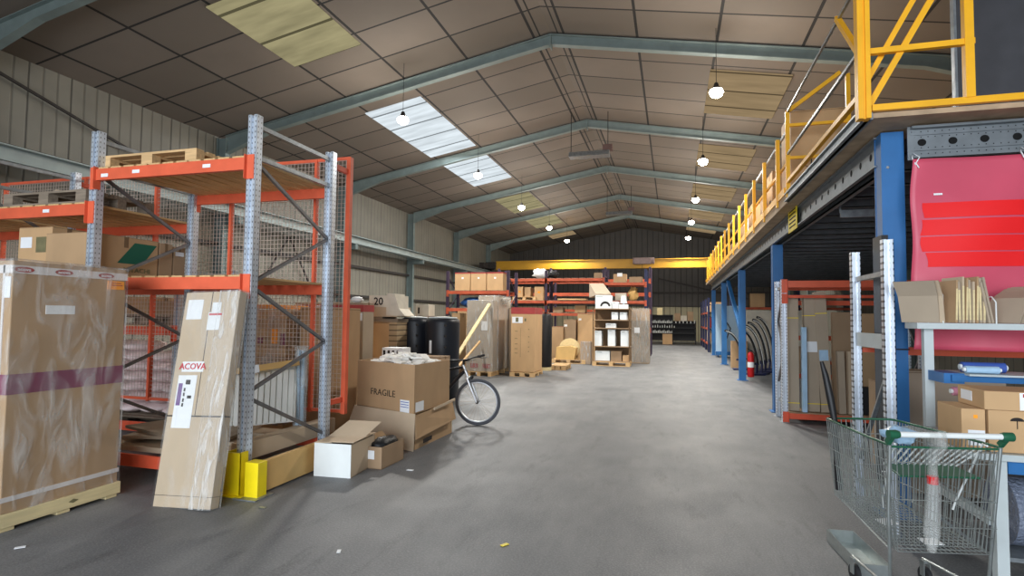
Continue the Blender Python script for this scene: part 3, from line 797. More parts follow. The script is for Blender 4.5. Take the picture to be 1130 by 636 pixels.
# ================================================================== white carton with open flap, small brown carton
t = T('white_carton', 'white faced carton with raised flaps on the floor beside the timber guard', 'box', (-3.3, 5.25, 0), .08)
mb = MB(); w, d, h = .41, .56, .33
mb.box(-.2, -.27, 0, .2, -.262, h); mb.build('front_panel', 'white', t, world=False)
mb = MB(); mb.box(-.2, -.262, 0, -.192, .27, h); mb.box(.192, -.262, 0, .2, .27, h); mb.box(-.2, .262, 0, .2, .27, h); mb.box(-.2, -.26, 0, .2, .27, .01); mb.build('box_body', 'cardlite', t, world=False)
mb = MB(); mb.bar((-.02, 0, h + .01), (-.21, 0, h + .0), .53, .006); mb.bar((.22, 0, h + .02), (-.02, 0, h + .015), .52, .006, up=(0, 0, 1))
mb.add([(-.2, .0, h + .01), (.2, .0, h + .01), (.26, .3, h + .13), (-.12, .3, h + .13)], [(0, 1, 2, 3), (3, 2, 1, 0)])
mb.build('flap', 'cardlite', t, world=False)
t = T('small_brown_carton', 'small open brown carton with a paper label between the white and FRAGILE cartons', 'box', (-3.05, 5.62, 0), -.02)
mb = MB(); mb.box(-.1, -.24, 0, .11, -.235, .23); mb.box(-.1, -.24, 0, -.094, .24, .23); mb.box(.104, -.24, 0, .11, .24, .23); mb.box(-.1, .235, 0, .11, .24, .23); mb.box(-.1, -.24, 0, .11, .24, .008)
mb.build('box_body', 'card3', t, world=False)
mb = MB(); mb.box(-.07, -.243, .1, .02, -.24, .19); mb.build('label', 'paper', t, world=False)
mb = MB(); mb.add([(-.1, -.24, .23), (-.1, .24, .23), (-.17, .24, .30), (-.17, -.24, .30)], [(0, 1, 2, 3), (3, 2, 1, 0)]); mb.build('flap', 'card', t, world=False)
mb = MB(); mb.blob((0, 0, .21), (.09, .2, .08), 3); tag(mb.build('black_plastic_bag', 'black'), 'crumpled black bag stuffed into the small brown carton', 'bag'); bpy.context.view_layer.update()
bpy.data.objects['black_plastic_bag'].location = (-3.05, 5.62, 0)

# ================================================================== FRAGILE carton
Nn, Ll, Rr = (-3.03, 6.3), (-4.07, 6.72), (-2.99, 7.32)
def ring(mb, foot, z0, z1, th=.01, mi=0, top=None):
    """four thin walls following a footprint"""
    top = top or foot
    n = len(foot)
    c = (sum(p[0] for p in foot) / n, sum(p[1] for p in foot) / n)
    def ins(p): v = Vector((c[0] - p[0], c[1] - p[1])); v = v.normalized() * th * 1.4; return (p[0] + v.x, p[1] + v.y)
    for i in range(n):
        j = (i + 1) % n; a, b, ai, bi = foot[i], foot[j], ins(foot[i]), ins(foot[j]); A, B, Ai, Bi = top[i], top[j], ins(top[i]), ins(top[j])
        mb.hexa([(a[0], a[1], z0), (b[0], b[1], z0), (bi[0], bi[1], z0), (ai[0], ai[1], z0)], [(A[0], A[1], z1), (B[0], B[1], z1), (Bi[0], Bi[1], z1), (Ai[0], Ai[1], z1)], mi)
Bk = (Ll[0] + Rr[0] - Nn[0], Ll[1] + Rr[1] - Nn[1])
t = T('fragile_carton', 'large open brown carton printed FRAGILE full of white packing', 'box', (-3.5, 6.9, 0))
mb = MB(); ring(mb, [Ll, Nn, Rr, Bk], .42, 1.02); mb.build('box_body', 'card', t)
mb = MB(); mb.hexa([(Ll[0], Ll[1], .42), (Nn[0], Nn[1], .42), (Rr[0], Rr[1], .42), (Bk[0], Bk[1], .42)], [(Ll[0], Ll[1], .43), (Nn[0], Nn[1], .43), (Rr[0], Rr[1], .43), (Bk[0], Bk[1], .43)]); mb.build('box_floor', 'card3', t)
dl = Vector((Nn[0] - Ll[0], Nn[1] - Ll[1], 0)).normalized()
nl = Vector((dl.y, -dl.x, 0))
def onl(s, z, e=.003): p = Vector((Ll[0], Ll[1], z)) + dl * s + nl * e; return p
text_mb('FRAGILE', .115, face_mtx(onl(.53, .63), dl, (0, 0, 1)), .001, False, 1.15).build('lettering', 'ink', t)
dr = Vector((Rr[0] - Nn[0], Rr[1] - Nn[1], 0)).normalized(); nr = Vector((dr.y, -dr.x, 0))
mb = MB()
for s0, s1 in ((.87, 1.04),):
    a, b = onl(s0, .43), onl(s1, .43); mb.add([a, b, b + Vector((0, 0, .15)), a + Vector((0, 0, .15))], [(0, 1, 2, 3)])
a = Vector((Nn[0], Nn[1], .44)) + nr * .004 + dr * .03; b = a + dr * .22; mb.add([a, b, b + Vector((0, 0, .12)), a + Vector((0, 0, .12))], [(0, 1, 2, 3)])
mb.build('label', 'paper', t)
mb = MB(); a = onl(.88, .55, .006); b = onl(1.03, .55, .006)
for dz in (0, -.03, -.06): mb.add([a + Vector((0, 0, dz)), b + Vector((0, 0, dz)), b + Vector((0, 0, dz + .008)), a + Vector((0, 0, dz + .008))], [(0, 1, 2, 3)])
mb.build('printed_line', 'bluel', t)
rnd = random.Random(11); mb = MB()
for i in range(90):
    u, v = rnd.random() * .76 + .12, rnd.random() * .76 + .12
    c = Vector((Ll[0], Ll[1], 0)) + Vector((Nn[0] - Ll[0], Nn[1] - Ll[1], 0)) * u + Vector((Bk[0] - Ll[0], Bk[1] - Ll[1], 0)) * v
    z = .95 + .13 * math.sin(u * PI) * math.sin(v * PI) + rnd.uniform(-.02, .03)
    m = Matrix.Translation((c.x, c.y, z)) @ Matrix.Rotation(rnd.uniform(0, PI), 4, 'Z') @ Matrix.Rotation(rnd.uniform(-.8, .8), 4, 'X')
    s = rnd.uniform(.02, .06); mb.box(-s * 1.6, -s, -.012, s * 1.6, s, .012, mat=m)
mb.blob((-3.55, 7.05, .92), (.34, .34, .1), 5, amp=.12)
tag(mb.build('packing_foam', 'foam'), 'heap of white packing scraps filling the FRAGILE carton', 'packing', kind='stuff')

N2, L2, R2_ = (-3.0, 6.2), (-4.2, 6.72), (-2.98, 7.42)
B2 = (L2[0] + R2_[0] - N2[0], L2[1] + R2_[1] - N2[1])
t = T('lower_carton', 'wide open brown carton with splayed flaps standing under the FRAGILE carton', 'box', (-3.5, 6.9, 0))
mb = MB(); c2 = [L2, N2, R2_, B2]
ring(mb, [(-4.12, 6.76), (-3.0, 6.28), (-2.97, 7.38), (-4.05, 7.85)], 0, .41, top=[(-4.12, 6.76), (-3.02, 6.3), (-3.0, 7.36), (-4.05, 7.85)]); mb.build('box_body', 'card', t)
mb = MB(); mb.hexa([(-4.25, 6.7, .0), (-2.985, 6.2, 0), (-2.98, 6.208, 0), (-4.245, 6.708, 0)], [(-4.12, 6.745, .415), (-3.01, 6.285, .43), (-3.005, 6.293, .43), (-4.115, 6.753, .415)]); mb.build('front_flap', 'cardlite', t)
mb = MB(); mb.hexa([(-2.955, 6.22, .14), (-2.90, 7.35, .20), (-2.90, 7.36, .20), (-2.965, 6.22, .14)], [(-2.99, 6.27, .40), (-2.97, 7.38, .46), (-2.98, 7.38, .46), (-3.0, 6.28, .40)]); mb.build('side_flap', 'card', t)
mb = MB(); mb.box(-2.968, 6.45, .05, -2.962, 6.7, .10); mb.build('stamp', 'ink', t)
mb = MB(); mb.bar((-2.985, 7.4, 0.0), (-2.985, 7.4, .45), .02, .02); mb.bar((-2.96, 6.75, .425), (-2.90, 7.3, .475), .02, .03); mb.build('torn_edge', 'cardlite', t)

# ================================================================== bicycle behind it
BY = 7.98
t = T('bicycle', 'bicycle with grey front wheel, silver fork and black handlebar behind the FRAGILE carton', 'bicycle', (-3.2, BY, 0))
def wheel(cx, cy, name, yaw=0, lean=0):
    r = .335; m = Matrix.Translation((cx, cy, r + .013)) @ Matrix.Rotation(yaw, 4, 'Z') @ Matrix.Rotation(lean, 4, 'X')
    def cir(rad, y=0, n=40): return [m @ Vector((rad * math.cos(2 * PI * i / n), y, rad * math.sin(2 * PI * i / n))) for i in range(n)]
    mb = MB(); mb.path(cir(r - .012), .024, 8, closed=True); w_ = mb.build(name, 'tyre', t)
    mb = MB(); mb.path(cir(r - .043, .006), .011, 6, closed=True); mb.path(cir(r - .043, -.006), .011, 6, closed=True); mb.build('rim', 'silver', w_)
    mb = MB()
    for i in range(28):
        a = 2 * PI * i / 28; a2 = a + (.35 if i % 2 else -.35); y = .03 if i % 4 < 2 else -.03
        mb.bar(m @ Vector((.02 * math.cos(a2), y, .02 * math.sin(a2))), m @ Vector(((r - .045) * math.cos(a), 0, (r - .045) * math.sin(a))), .0028, .0028)
    mb.build('spokes', 'chrome', w_)
    mb = MB(); mb.path([m @ Vector((0, -.055, 0)), m @ Vector((0, .055, 0))], .022, 12); mb.build('hub', 'darksteel', w_)
    return m
FWX = -2.80
mw = wheel(FWX, BY, 'front_wheel', yaw=.12); wheel(-3.86, BY + .02, 'rear_wheel')
hub = Vector((FWX, BY, .348)); head = Vector((-3.03, BY, .86)); crown = Vector((-2.955, BY, .70))
mb = MB()
for s in (-.055, .055):
    mb.path([crown + Vector((0, s, 0)), crown.lerp(hub, .5) + Vector((.0, s, 0)), hub + Vector((0, s, 0))], [.02, .02, .011], 10)
mb.path([crown + Vector((0, -.07, 0)), crown + Vector((0, .07, 0))], .022, 8)
mb.build('fork', 'silver', t)
mb = MB(); mb.tube(crown, head + Vector((-.01, 0, .03)), .022, 10); mb.build('head_tube', 'silver', t)
mb = MB(); mb.tube(head + Vector((-.01, 0, .03)), head + Vector((.0, 0, .10)), .016, 8); mb.tube(head + Vector((0, 0, .09)), head + Vector((.09, 0, .115)), .017, 8); mb.build('stem', 'black', t)
hb = head + Vector((.06, 0, .11))
mb = MB(); mb.path([hb + Vector((-.14, -.27, .0)), hb + Vector((-.05, -.12, .0)), hb, hb + Vector((.06, .12, .03)), hb + Vector((.13, .27, .045))], .013, 8); mb.build('handlebar', 'black', t)
for a, b in (((-.13, -.2, 0), (-.18, -.32, -.0)), ((.10, .18, .04), (.15, .32, .055))):
    mb = MB(); mb.tube(hb + Vector(a), hb + Vector(b), .019, 8); mb.build('grip', 'rubber', t)
    mb = MB(); mb.path([hb + Vector(a) + Vector((.02, 0, -.01)), hb + Vector(a) + Vector((.06, .01, -.02)), hb + Vector(b) + Vector((.06, 0, -.03))], .006, 5); mb.build('brake_lever', 'black', t)
mb = MB(); st = Vector((-3.42, BY, .36)); sk_ = Vector((-3.58, BY, .84)); rh = Vector((-3.86, BY, .348))
mb.tube(head + Vector((.01, 0, -.06)), st, .024, 10); mb.tube(head, sk_ + Vector((.02, 0, -.08)), .02, 10); mb.tube(st, sk_, .019, 10)
for s in (-.05, .05): mb.tube(st + Vector((0, s * .5, 0)), rh + Vector((0, s, 0)), .01, 6); mb.tube(sk_ + Vector((0, s * .3, -.05)), rh + Vector((0, s, 0)), .009, 6)
mb.build('frame', M('black_frame', (30, 32, 40), .35), t)
mb = MB(); mb.prism([(-3.72, .86), (-3.45, .855), (-3.44, .88), (-3.6, .905), (-3.74, .9)], 1, BY - .06, BY + .06); mb.build('saddle', 'black', t, bevel=.01)
mb = MB(); mb.path([Vector((-3.42, BY - .07, .36)), Vector((-3.42, BY - .04, .36))], .09, 20); mb.bar((-3.42, BY - .09, .36), (-3.35, BY - .09, .22), .02, .012); mb.box(-3.4, BY - .17, .20, -3.3, BY - .08, .225); mb.build('crankset', 'darksteel', t)
mb = MB(); mb.bar(crown + Vector((.06, -.035, .03)), crown + Vector((.02, -.05, -.05)), .02, .03); mb.bar(crown + Vector((.06, .035, .03)), crown + Vector((.02, .05, -.05)), .02, .03); mb.build('brake', 'black', t)
mb = MB(); mb.path([hb + Vector((-.08, -.18, 0)), hb + Vector((-.12, -.12, -.1)), crown + Vector((-.03, -.03, .12)), crown + Vector((.05, -.03, .05))], .004, 5)
mb.path([hb + Vector((.08, .15, 0)), hb + Vector((-.04, .0, -.05)), head + Vector((-.06, 0, -.1)), head + Vector((-.2, 0, -.2))], .004, 5); mb.build('cables', 'black', t)
# ================================================================== things seen through the left rack
# second rack row behind the mesh
t = T('pallet_rack', 'low dark rack row behind the wire mesh at far left', 'shelving', (-8.0, 6.75, 0))
for x in (-6.62, -9.3):
    for y in (6.25, 7.25): upright(t, x, y, 2.3)
    lattice(t, x, 6.28, 7.22, [2.1, 1.5, .9, .3], [.15, 2.2])
for z in (1.42,):
    for y, sg in ((6.22, -1), (7.28, 1)): beam(t, -9.3, -6.62, y, z, mat='redorange', sgn=sg)
    deck(t, -9.25, -6.68, 6.2, 7.3, z, n=12)
pallet('grey-brown pallet loaded on the beam behind the wire mesh', -7.35, 6.75, 1.445, mat='oldwood')
carton('low brown carton on the pallet behind the wire mesh, right one', -7.08, 6.75, .5, .6, 1.595, .2, 'card3')
carton('low brown carton on the pallet behind the wire mesh, left one', -7.68, 6.75, .55, .6, 1.595, .26, 'card')
pallet('wooden pallet under the pile of pale sacks', -7.7, 6.75, 0, L=2.0, W=.9, mat='oldwood')
sk0 = None
for L_ in range(7):
    n = 5 if L_ < 5 else 5 - (L_ - 4)
    for i in range(n):
        lab = 'bulging pale pink sack in the pile behind the wire mesh'
        if sk0 is None:
            mb = MB(); mb.blob((0, 0, .075), (.22, .38, .082), 4, amp=.07, seg=8); sk0 = mb.build('sack', 'sack'); o = sk0
        else: o = sk0.copy(); COL.objects.link(o)
        tag(o, lab, 'sack', 'pale sacks piled behind the mesh')
        o.location = (-8.56 + i * .41 + (L_ % 2) * .05, 6.75 + (.02 if i % 2 else -.02), .146 + L_ * .15)
        o.rotation_euler = (0, 0, (.08 if (i + L_) % 3 else -.1))
carton('plain carton standing on the floor between the sacks and the wrapped stack', -6.1, 6.75, .55, .6, 0, 1.2, 'card3')

# wrapped stacks behind the open rack end
t = T('wrapped_carton_stack', 'wrapped stack of thin brown cartons with yellow cap seen through the rack frame', 'boxes', (-5.35, 6.95, 0))
mb = MB(); mb.box(-5.75, 6.5, 0, -5.05, 7.3, .13); mb.build('pallet_base', 'wood', t)
for k in range(12):
    mb = MB(); z = .13 + k * .13; mb.box(-5.74 + .008 * (k % 3), 6.5, z, -5.06 + .008 * (k % 2), 7.3, z + .124); mb.build('box', 'card2' if k % 2 else 'card', t)
mb = MB(); mb.box(-5.76, 6.48, 1.70, -5.30, 7.32, 1.75); mb.build('cap', 'orangel', t)
mb = MB(); mb.box(-5.28, 6.49, 1.22, -5.18, 6.5, 1.42); mb.build('label', 'orangel', t)
mb = MB(); mb.box(-5.5, 6.49, 1.22, -5.42, 6.5, 1.3); mb.box(-5.13, 6.49, 1.2, -5.06, 6.5, 1.36); mb.build('label', 'plum', t)
mb = MB(); mb.box(-5.77, 6.475, .12, -5.03, 7.325, 1.76); mb.build('plastic_wrap', 'wrap', t, bevel=.01)
carton('tall plain brown carton right of the wrapped stack behind the rack frame', -4.72, 7.05, .52, .7, 0, 1.72, 'card', lab=None)
carton('large carton with a red printed band standing behind the rack corner', -6.0, 8.70, .86, .4, 0, 1.84, 'card2', band=(1.68, .12, 'tapered'))
t = carton('tall carton with red band and small black print next to the numbered crate', -5.31, 8.68, .48, .35, 0, 1.84, 'cardgrey', band=(1.68, .12, 'tapered'))
mb = MB(); mb.box(-.06, -.178, 1.57, .12, -.1755, 1.62); mb.box(-.2, -.178, 1.2, -.14, -.1755, 1.24); mb.box(0.02, -.178, .95, .08, -.1755, .99); mb.build('printed_line', 'ink', t, world=False)
mb = MB(); mb.box(.15, -.178, 1.53, .22, -.1755, 1.66); mb.build('label', 'paper', t, world=False)
mb = MB(); mb.blob((0, 0, .05), (.12, .08, .05), 9, amp=.2); o = mb.build('plastic_bundle', 'paper'); o.location = (-5.3, 8.68, 1.845); tag(o, 'crumpled white plastic lying on the tall red banded carton', 'plastic')
# numbered crate on its carton
carton('brown carton with two small labels under the numbered crate', -5.26, 9.75, .36, .6, 0, 1.5, 'card2', name='carton')
t = T('slatted_stack', 'narrow stack of light slatted wooden frames left of the black tanks', 'wood stack', (-4.98, 9.55, 0))
mb = MB(); mb.box(-5.06, 9.4, 0, -4.9, 9.9, 1.5); mb.build('slats', 'slots', t)
t = T('numbered_crate', 'pale crate with number 20 on top of the brown carton', 'crate', (-5.2, 9.7, 1.5))
mb = MB(); mb.box(-5.48, 9.4, 1.5, -4.88, 10.0, 1.56); mb.box(-5.44, 9.4, 1.56, -5.2, 9.95, 1.6); mb.build('base', 'oldwood', t)
mb = MB(); mb.box(-5.5, 9.4, 1.6, -4.9, 9.95, 1.78); mb.build('lower_case', 'cardlite', t)
mb = MB(); mb.box(-5.5, 9.42, 1.78, -4.95, 9.95, 2.0); mb.build('upper_case', 'stone', t)
text_mb('20', .20, FX(-5.30, 9.415, 1.88), font_bold=True).build('lettering', 'ink', t)
mb = MB(); mb.add([(-5.12, 9.39, 1.62), (-4.74, 9.39, 1.62), (-4.86, 9.39, 1.75), (-4.96, 9.39, 2.03), (-5.12, 9.39, 2.04),
                  (-5.12, 9.8, 1.62), (-4.74, 9.8, 1.62), (-4.86, 9.8, 1.75), (-4.96, 9.8, 2.03), (-5.12, 9.8, 2.04)],
                 [(0, 1, 2, 3, 4), (9, 8, 7, 6, 5), (0, 5, 6, 1), (1, 6, 7, 2), (2, 7, 8, 3), (3, 8, 9, 4), (4, 9, 5, 0)]); mb.build('draped_film', 'stone', t)
carton('tall brown carton standing directly behind the left black tank', -5.0, 11.0, .7, .7, 0, 1.62, 'card3')
t = carton('small white box with a black mark on the carton behind the left black tank', -5.05, 10.95, .3, .3, 1.62, .24, 'stone', tape=None)
mb = MB(); mb.box(-.1, -.153, .05, -.06, -.15, .18); mb.build('printed_mark', 'ink', t, world=False)
# black jacketed tanks
for (x, y, r, lb) in ((-4.86, 10.1, .285, 'tall black jacketed water tank, left of the pair'), (-4.22, 9.95, .325, 'tall black jacketed water tank, right and wider of the pair')):
    t = T('water_tank', lb, 'tank', (x, y, 0), 0, 'black water tanks')
    mb = MB(); mb.lathe([(r - .02, .06), (r, .09), (r, 1.5), (r - .015, 1.56), (r - .06, 1.585)], (x, y, 0), 36); mb.build('jacket', 'tank', t)
    mb = MB(); mb.lathe([(r - .05, 1.585), (r - .055, 1.605), (.05, 1.615)], (x, y, 0), 30); mb.build('lid', 'greywhite', t)
    for a in (0, 2.1, 4.2):
        mb = MB(); mb.tube((x + .2 * math.cos(a), y + .2 * math.sin(a), 0), (x + .2 * math.cos(a), y + .2 * math.sin(a), .07), .025, 8); mb.build('foot', 'black', t)
    mb = MB()
    for k in range(7): z = .25 + k * .2; mb.path([(x + (r - .02) * math.cos(-1.0), y + (r - .0) * math.sin(-1.0), z), (x + (r + .02) * math.cos(-1.0), y + (r + .02) * math.sin(-1.0), z)], .022, 8)
    mb.build('fittings', 'darksteel', t)
    mb = MB(); a = -1.9; c = Vector((x + r * math.cos(a), y + r * math.sin(a), 1.05)); mb.bar(c - Vector((0, 0, .12)), c + Vector((0, 0, .12)), .05, .01); mb.build('label', 'paper', t)
# pallets between rack and FRAGILE carton
for k in range(5):
    pallet('dark flat pallet between rack corner and FRAGILE carton, ' + ('bottom', 'second from bottom', 'middle', 'second from top', 'top')[k] + ' of its stack', -4.85, 7.95 + .02 * (k % 2), k * .146, L=1.15, W=.72, mat='oldwood', group='dark pallets stacked behind the FRAGILE carton')
mb = MB(); mb.box(-5.4, 7.6, .73, -4.3, 8.3, .79); tag(mb.build('board', 'cardlite'), 'pale board lying on top of the dark pallet stack', 'board')
carton('brown carton standing behind the FRAGILE carton, mostly hidden', -4.05, 8.75, .8, .4, 0, .95, 'card3')
t = carton('flat white box with black print lying behind the FRAGILE carton', -4.35, 8.35, .36, .3, .0, .0 + 1.1, 'paper', tape=None)
mb = MB()
for k in range(4): mb.box(-.16 + k * .08, -.153, .98, -.12 + k * .08, -.1505, 1.06)
mb.box(-.16, -.153, .93, .16, -.1505, .95); mb.build('printed_mark', 'ink', t, world=False)

# radiator and tube bundle inside the open bay
t = T('panel_radiator', 'cream ribbed radiator panel leaning inside the open bay of the left rack', 'radiator', (-4.4, 5.2, .31))
m = Matrix.Translation((-4.42, 5.18, .40)) @ Matrix.Rotation(-.16, 4, 'Y') @ Matrix.Rotation(-.22, 4, 'X') @ Matrix.Rotation(.15, 4, 'Z')
mb = MB(); mb.box(-.5, -.015, 0, .5, .012, .58, mat=m); mb.build('back_plate', 'panelwhite', t)
mb = MB()
for i in range(14): xx = -.48 + i * .071; mb.box(xx, -.035, .01, xx + .045, 0, .57, mat=m)
mb.build('fins', 'panelwhite', t)
mb = MB(); mb.box(-.5, -.04, .575, .5, .016, .60, mat=m); mb.build('top_grille', 'greywhite', t)
mb = MB(); m2 = Matrix.Translation((-4.4, 5.12, 1.02)) @ Matrix.Rotation(-.16, 4, 'Y'); mb.box(-.55, 0, -.03, .52, .12, .035, mat=m2)
o = mb.build('timber_batten', 'ply'); tag(o, 'pale timber batten resting along the top of the ribbed radiator', 'timber')
mb = MB(); mb.box(-.14, -.004, -.045, .10, 0, .04, mat=m2); mb.build('label', 'paper', o)
t = T('wrapped_tube_bundle', 'bundle of tubes in shiny clear film standing by the rear upright', 'tubes', (-3.98, 5.42, .4))
mb = MB()
for dx, dy in ((0, 0), (.05, .01), (.025, .045), (-.03, .035)): mb.tube((-4.0 + dx, 5.38 + dy, .40), (-4.0 + dx, 5.38 + dy, 1.22), .022, 8)
mb.build('tubes', 'bluebag', t)
mb = MB(); mb.lathe([(.075, .40), (.07, .7), (.078, .9), (.07, 1.22), (.09, 1.27)], (-3.985, 5.4, 0), 10); mb.build('plastic_wrap', 'wrapw', t)
mb = MB(); mb.box(-5.6, 5.6, .0, -4.0, 6.2, .5); tag(mb.build('dark_crate', 'darksteel'), 'dark low crate on the floor behind the rack bay', 'crate') if False else None

# ================================================================== centre: wrapped pallet loads
t = T('wrapped_load', 'grey film wrapped carton load on a pallet, front left half of the pair', 'load', (-5.08, 14.8, 0))
mb = MB(); mb.box(-5.46, 14.6, .13, -4.72, 15.0, 2.06); mb.build('box_body', 'cardgrey', t)
mb = MB()
for x in (-5.44, -5.15, -4.84): mb.box(x, 14.58, 0, x + .1, 15.0, .1)
mb.box(-5.47, 14.58, .1, -4.71, 15.02, .13); mb.build('pallet_base', 'wood', t)
mb = MB(); mb.box(-5.05, 14.59, 1.25, -4.87, 14.6, 1.5); mb.build('label', 'paper', t)
mb = MB()
for x in (-5.35, -5.0): mb.box(x, 14.59, .22, x + .22, 14.6, .34)
mb.build('printed_mark', 'tapered', t)
mb = MB(); mb.box(-5.48, 14.57, .12, -4.70, 15.02, 2.08); mb.build('plastic_wrap', 'wrapw', t, bevel=.02)
t = T('wrapped_load', 'taller grey film wrapped load on a pallet with torn film at its top', 'load', (-5.0, 15.7, 0))
mb = MB(); mb.box(-5.3, 15.06, .13, -4.72, 16.3, 2.2); mb.build('box_body', 'cardgrey', t)
mb = MB()
for y in (15.08, 15.6, 16.15): mb.box(-5.3, y, 0, -4.70, y + .12, .13)
mb.build('pallet_base', 'wood', t)
mb = MB(); mb.box(-5.32, 15.05, .12, -4.69, 16.32, 2.23); mb.build('plastic_wrap', 'wrapw', t, bevel=.03)
mb = MB(); mb.blob((-4.64, 15.6, 2.08), (.10, .35, .1), 8, amp=.3); mb.build('torn_film', 'wrapw', t)
t = T('leaning_plank', 'pale wooden plank leaning diagonally against the film wrapped load', 'plank', (-5.3, 12.6, 0))
mb = MB(); mb.bar((-5.36, 12.5, .0), (-4.80, 14.52, 1.97), .09, .04, up=(0, -1, .5)); mb.build('plank', 'palewood', t)
mb = MB(); mb.bar((-5.25, 12.5, .015), (-5.05, 14.5, .95), .05, .04, up=(0, -1, .5)); mb.build('batten', 'wood', t)
carton('tall narrow brown carton left of the film wrapped load', -6.1, 16.2, .38, .5, 0, 1.78, 'card2')
carton('tall narrow brown carton beside the right black tank, behind the handlebar', -5.86, 15.0, .24, .5, 0, 1.72, 'card')
# tall carton with red band
t = carton('tall brown carton with red top band and white label on a low pallet', -3.95, 15.35, .66, .95, .13, 1.76, 'card2', band=(1.58, .18, 'tapered'), name='tall_carton')
mb = MB(); mb.box(-.3, -.48, 1.33, .0, -.476, 1.5); mb.build('label', 'paper', t, world=False)
mb = MB(); mb.box(-.2, -.482, 1.36, -.12, -.479, 1.48); mb.box(.05, -.48, 1.38, .1, -.4765, 1.46)
for z in (.5, .62, .75, .9, 1.1): mb.box(-.22, -.479, z, -.14, -.4765, z + .015); mb.box(.16, -.479, z + .05, .19, -.4765, z + .07)
mb.box(-.06, -.479, .4, -.055, -.4765, 1.2); mb.build('printed_mark', 'inkolive', t, world=False)
pallet('low pale pallet under the tall red banded carton', -3.95, 15.35, -.014 + .0, L=.7, W=1.0, mat='wood') .scale = (1, 1, .9)
carton('tall plain brown carton just left behind the tall red banded one', -4.50, 16.3, .36, .5, 0, 1.9, 'cardlite')
t = T('black_cylinder', 'tall black cylinder standing behind the tall red banded carton', 'tank', (-3.78, 17.0, 0))
mb = MB(); mb.lathe([(.2, .1), (.22, .14), (.22, 1.66), (.18, 1.74)], (-3.80, 17.0, 0), 28); mb.build('jacket', 'black', t)
mb = MB(); mb.lathe([(.21, 0), (.21, .1)], (-3.80, 17.0, 0), 28); mb.build('base', 'palewood', t)
pallet('small pale pallet on the floor right of the tall red banded carton', -3.42, 17.6, 0, L=.5, W=.9, mat='wood')
# floor goods before the far racks
pallet('pale pallet carrying the yellow crate and wooden reel', -3.55, 20.2, 0, L=1.2, W=.95, mat='wood')
carton('brown carton in front of the far rack, lowest of the row of three', -4.25, 21.3, .52, .5, .0, 1.27, 'card')
carton('brown carton in front of the far rack, middle one with a small white label', -3.76, 21.4, .46, .5, 0, 1.56, 'card3', lab='paper', labx=-.16, labz=.85, labs=.12)
carton('wide brown carton in front of the far rack, tallest of the row of three', -3.13, 21.5, .7, .5, 0, 1.78, 'card2', lab='paper', labx=-.26, labz=.88, labs=.1)
t = T('yellow_crate', 'yellow-brown crate with sloping sides on the pale pallet', 'crate', (-3.65, 20.0, .146))
mb = MB(); mb.prism([(-4.02, .146), (-3.35, .146), (-3.28, .55), (-3.5, .62), (-3.98, .58)], 1, 19.75, 20.1); mb.build('case', 'ply', t)
t = T('wooden_reel', 'round pale wooden reel standing on edge behind the yellow crate', 'reel', (-3.62, 20.35, .146))
mb = MB()
for y in (20.2, 20.45): mb = MB(); mb.path([(-3.62, y, .51), (-3.62, y + .03, .51)], .36, 30); mb.build('flange', 'palewood', t)
mb = MB(); mb.path([(-3.62, 20.23, .51), (-3.62, 20.45, .51)], .2, 20); mb.build('core', 'wood', t)
carton('white film wrapped carton beside the yellow crate', -2.95, 19.95, .34, .4, .0, .78, 'card', wrap='wrapw')
# far racks -----------------------------------------------------------------
t = T('pallet_rack', 'long dull orange rack row standing across the far middle of the hall', 'shelving', (-4, 22.8, 0))
FX_ = [-6.95, -4.95, -2.62, -1.0]
for x in FX_:
    for y in (22.3, 23.4): upright(t, x, y, 3.55, 'purple' if x < -1.1 else 'dkblue', foot=False)
    lattice(t, x, 22.33, 23.37, [3.4, 2.8, 2.2, 1.6, 1.0, .4], [.2, 3.3], mat='purple', hm='purple')
for b in range(3):
    for z in ((3.2, 2.3, 1.8) if b < 2 else (3.02, 2.3, 1.75)):
        for y, sg in ((22.27, -1), (23.43, 1)): beam(t, FX_[b], FX_[b + 1], y, z, h=.1, mat='dkorange', sgn=sg)
        deck(t, FX_[b] + .08, FX_[b + 1] - .08, 22.25, 23.45, z, n=7, mat='oldwood', name='deck_boards')
t = T('pallet_rack', 'dull orange rack row further back behind the far middle rack', 'shelving', (-4, 25.5, 0))
for x in (-7.9, -5.4, -2.9, -.95):
    for y in (25.3, 26.4): upright(t, x, y, 3.9, 'purple', foot=False)
for b, (xa, xb) in enumerate(((-7.9, -5.4), (-5.4, -2.9), (-2.9, -.95))):
    for z in (3.35, 2.75, 2.0, 1.2):
        for y, sg in ((25.27, -1), (26.43, 1)): beam(t, xa, xb, y, z, h=.1, mat='dkorange', sgn=sg)
# goods on the far rack
zb = 2.325
pallet('pallet under the small cartons on the far rack, left one', -5.9, 22.8, zb, L=1.0, W=.8, mat='wood')
carton('small tan carton on the middle level of the far rack, left of three', -6.12, 22.75, .27, .5, zb + .146, .42, 'card2', lab='orangel', labz=.5, labs=.08)
carton('small tan carton on the middle level of the far rack, middle of three', -5.78, 22.75, .25, .5, zb + .146, .40, 'card')
carton('small tan carton on the middle level of the far rack, right of three', -5.3, 22.75, .38, .5, zb, .56, 'card2', lab='orangel', labz=.6, labs=.1)
mb = MB(); mb.blob((0, 0, .17), (.34, .3, .19), 21, amp=.25, seg=8); o = mb.build('wrapped_bundle', 'paper'); o.location = (-5.3, 22.8, 3.27); tag(o, 'white and black wrapped bundle on the top level of the far rack', 'bundle')
mb = MB(); mb.blob((0, 0, .13), (.2, .3, .14), 22, amp=.3); o = mb.build('wrapped_bundle', 'black'); o.location = (-4.75, 22.8, 3.27); tag(o, 'small black bundle right of the white one on the far rack', 'bundle')
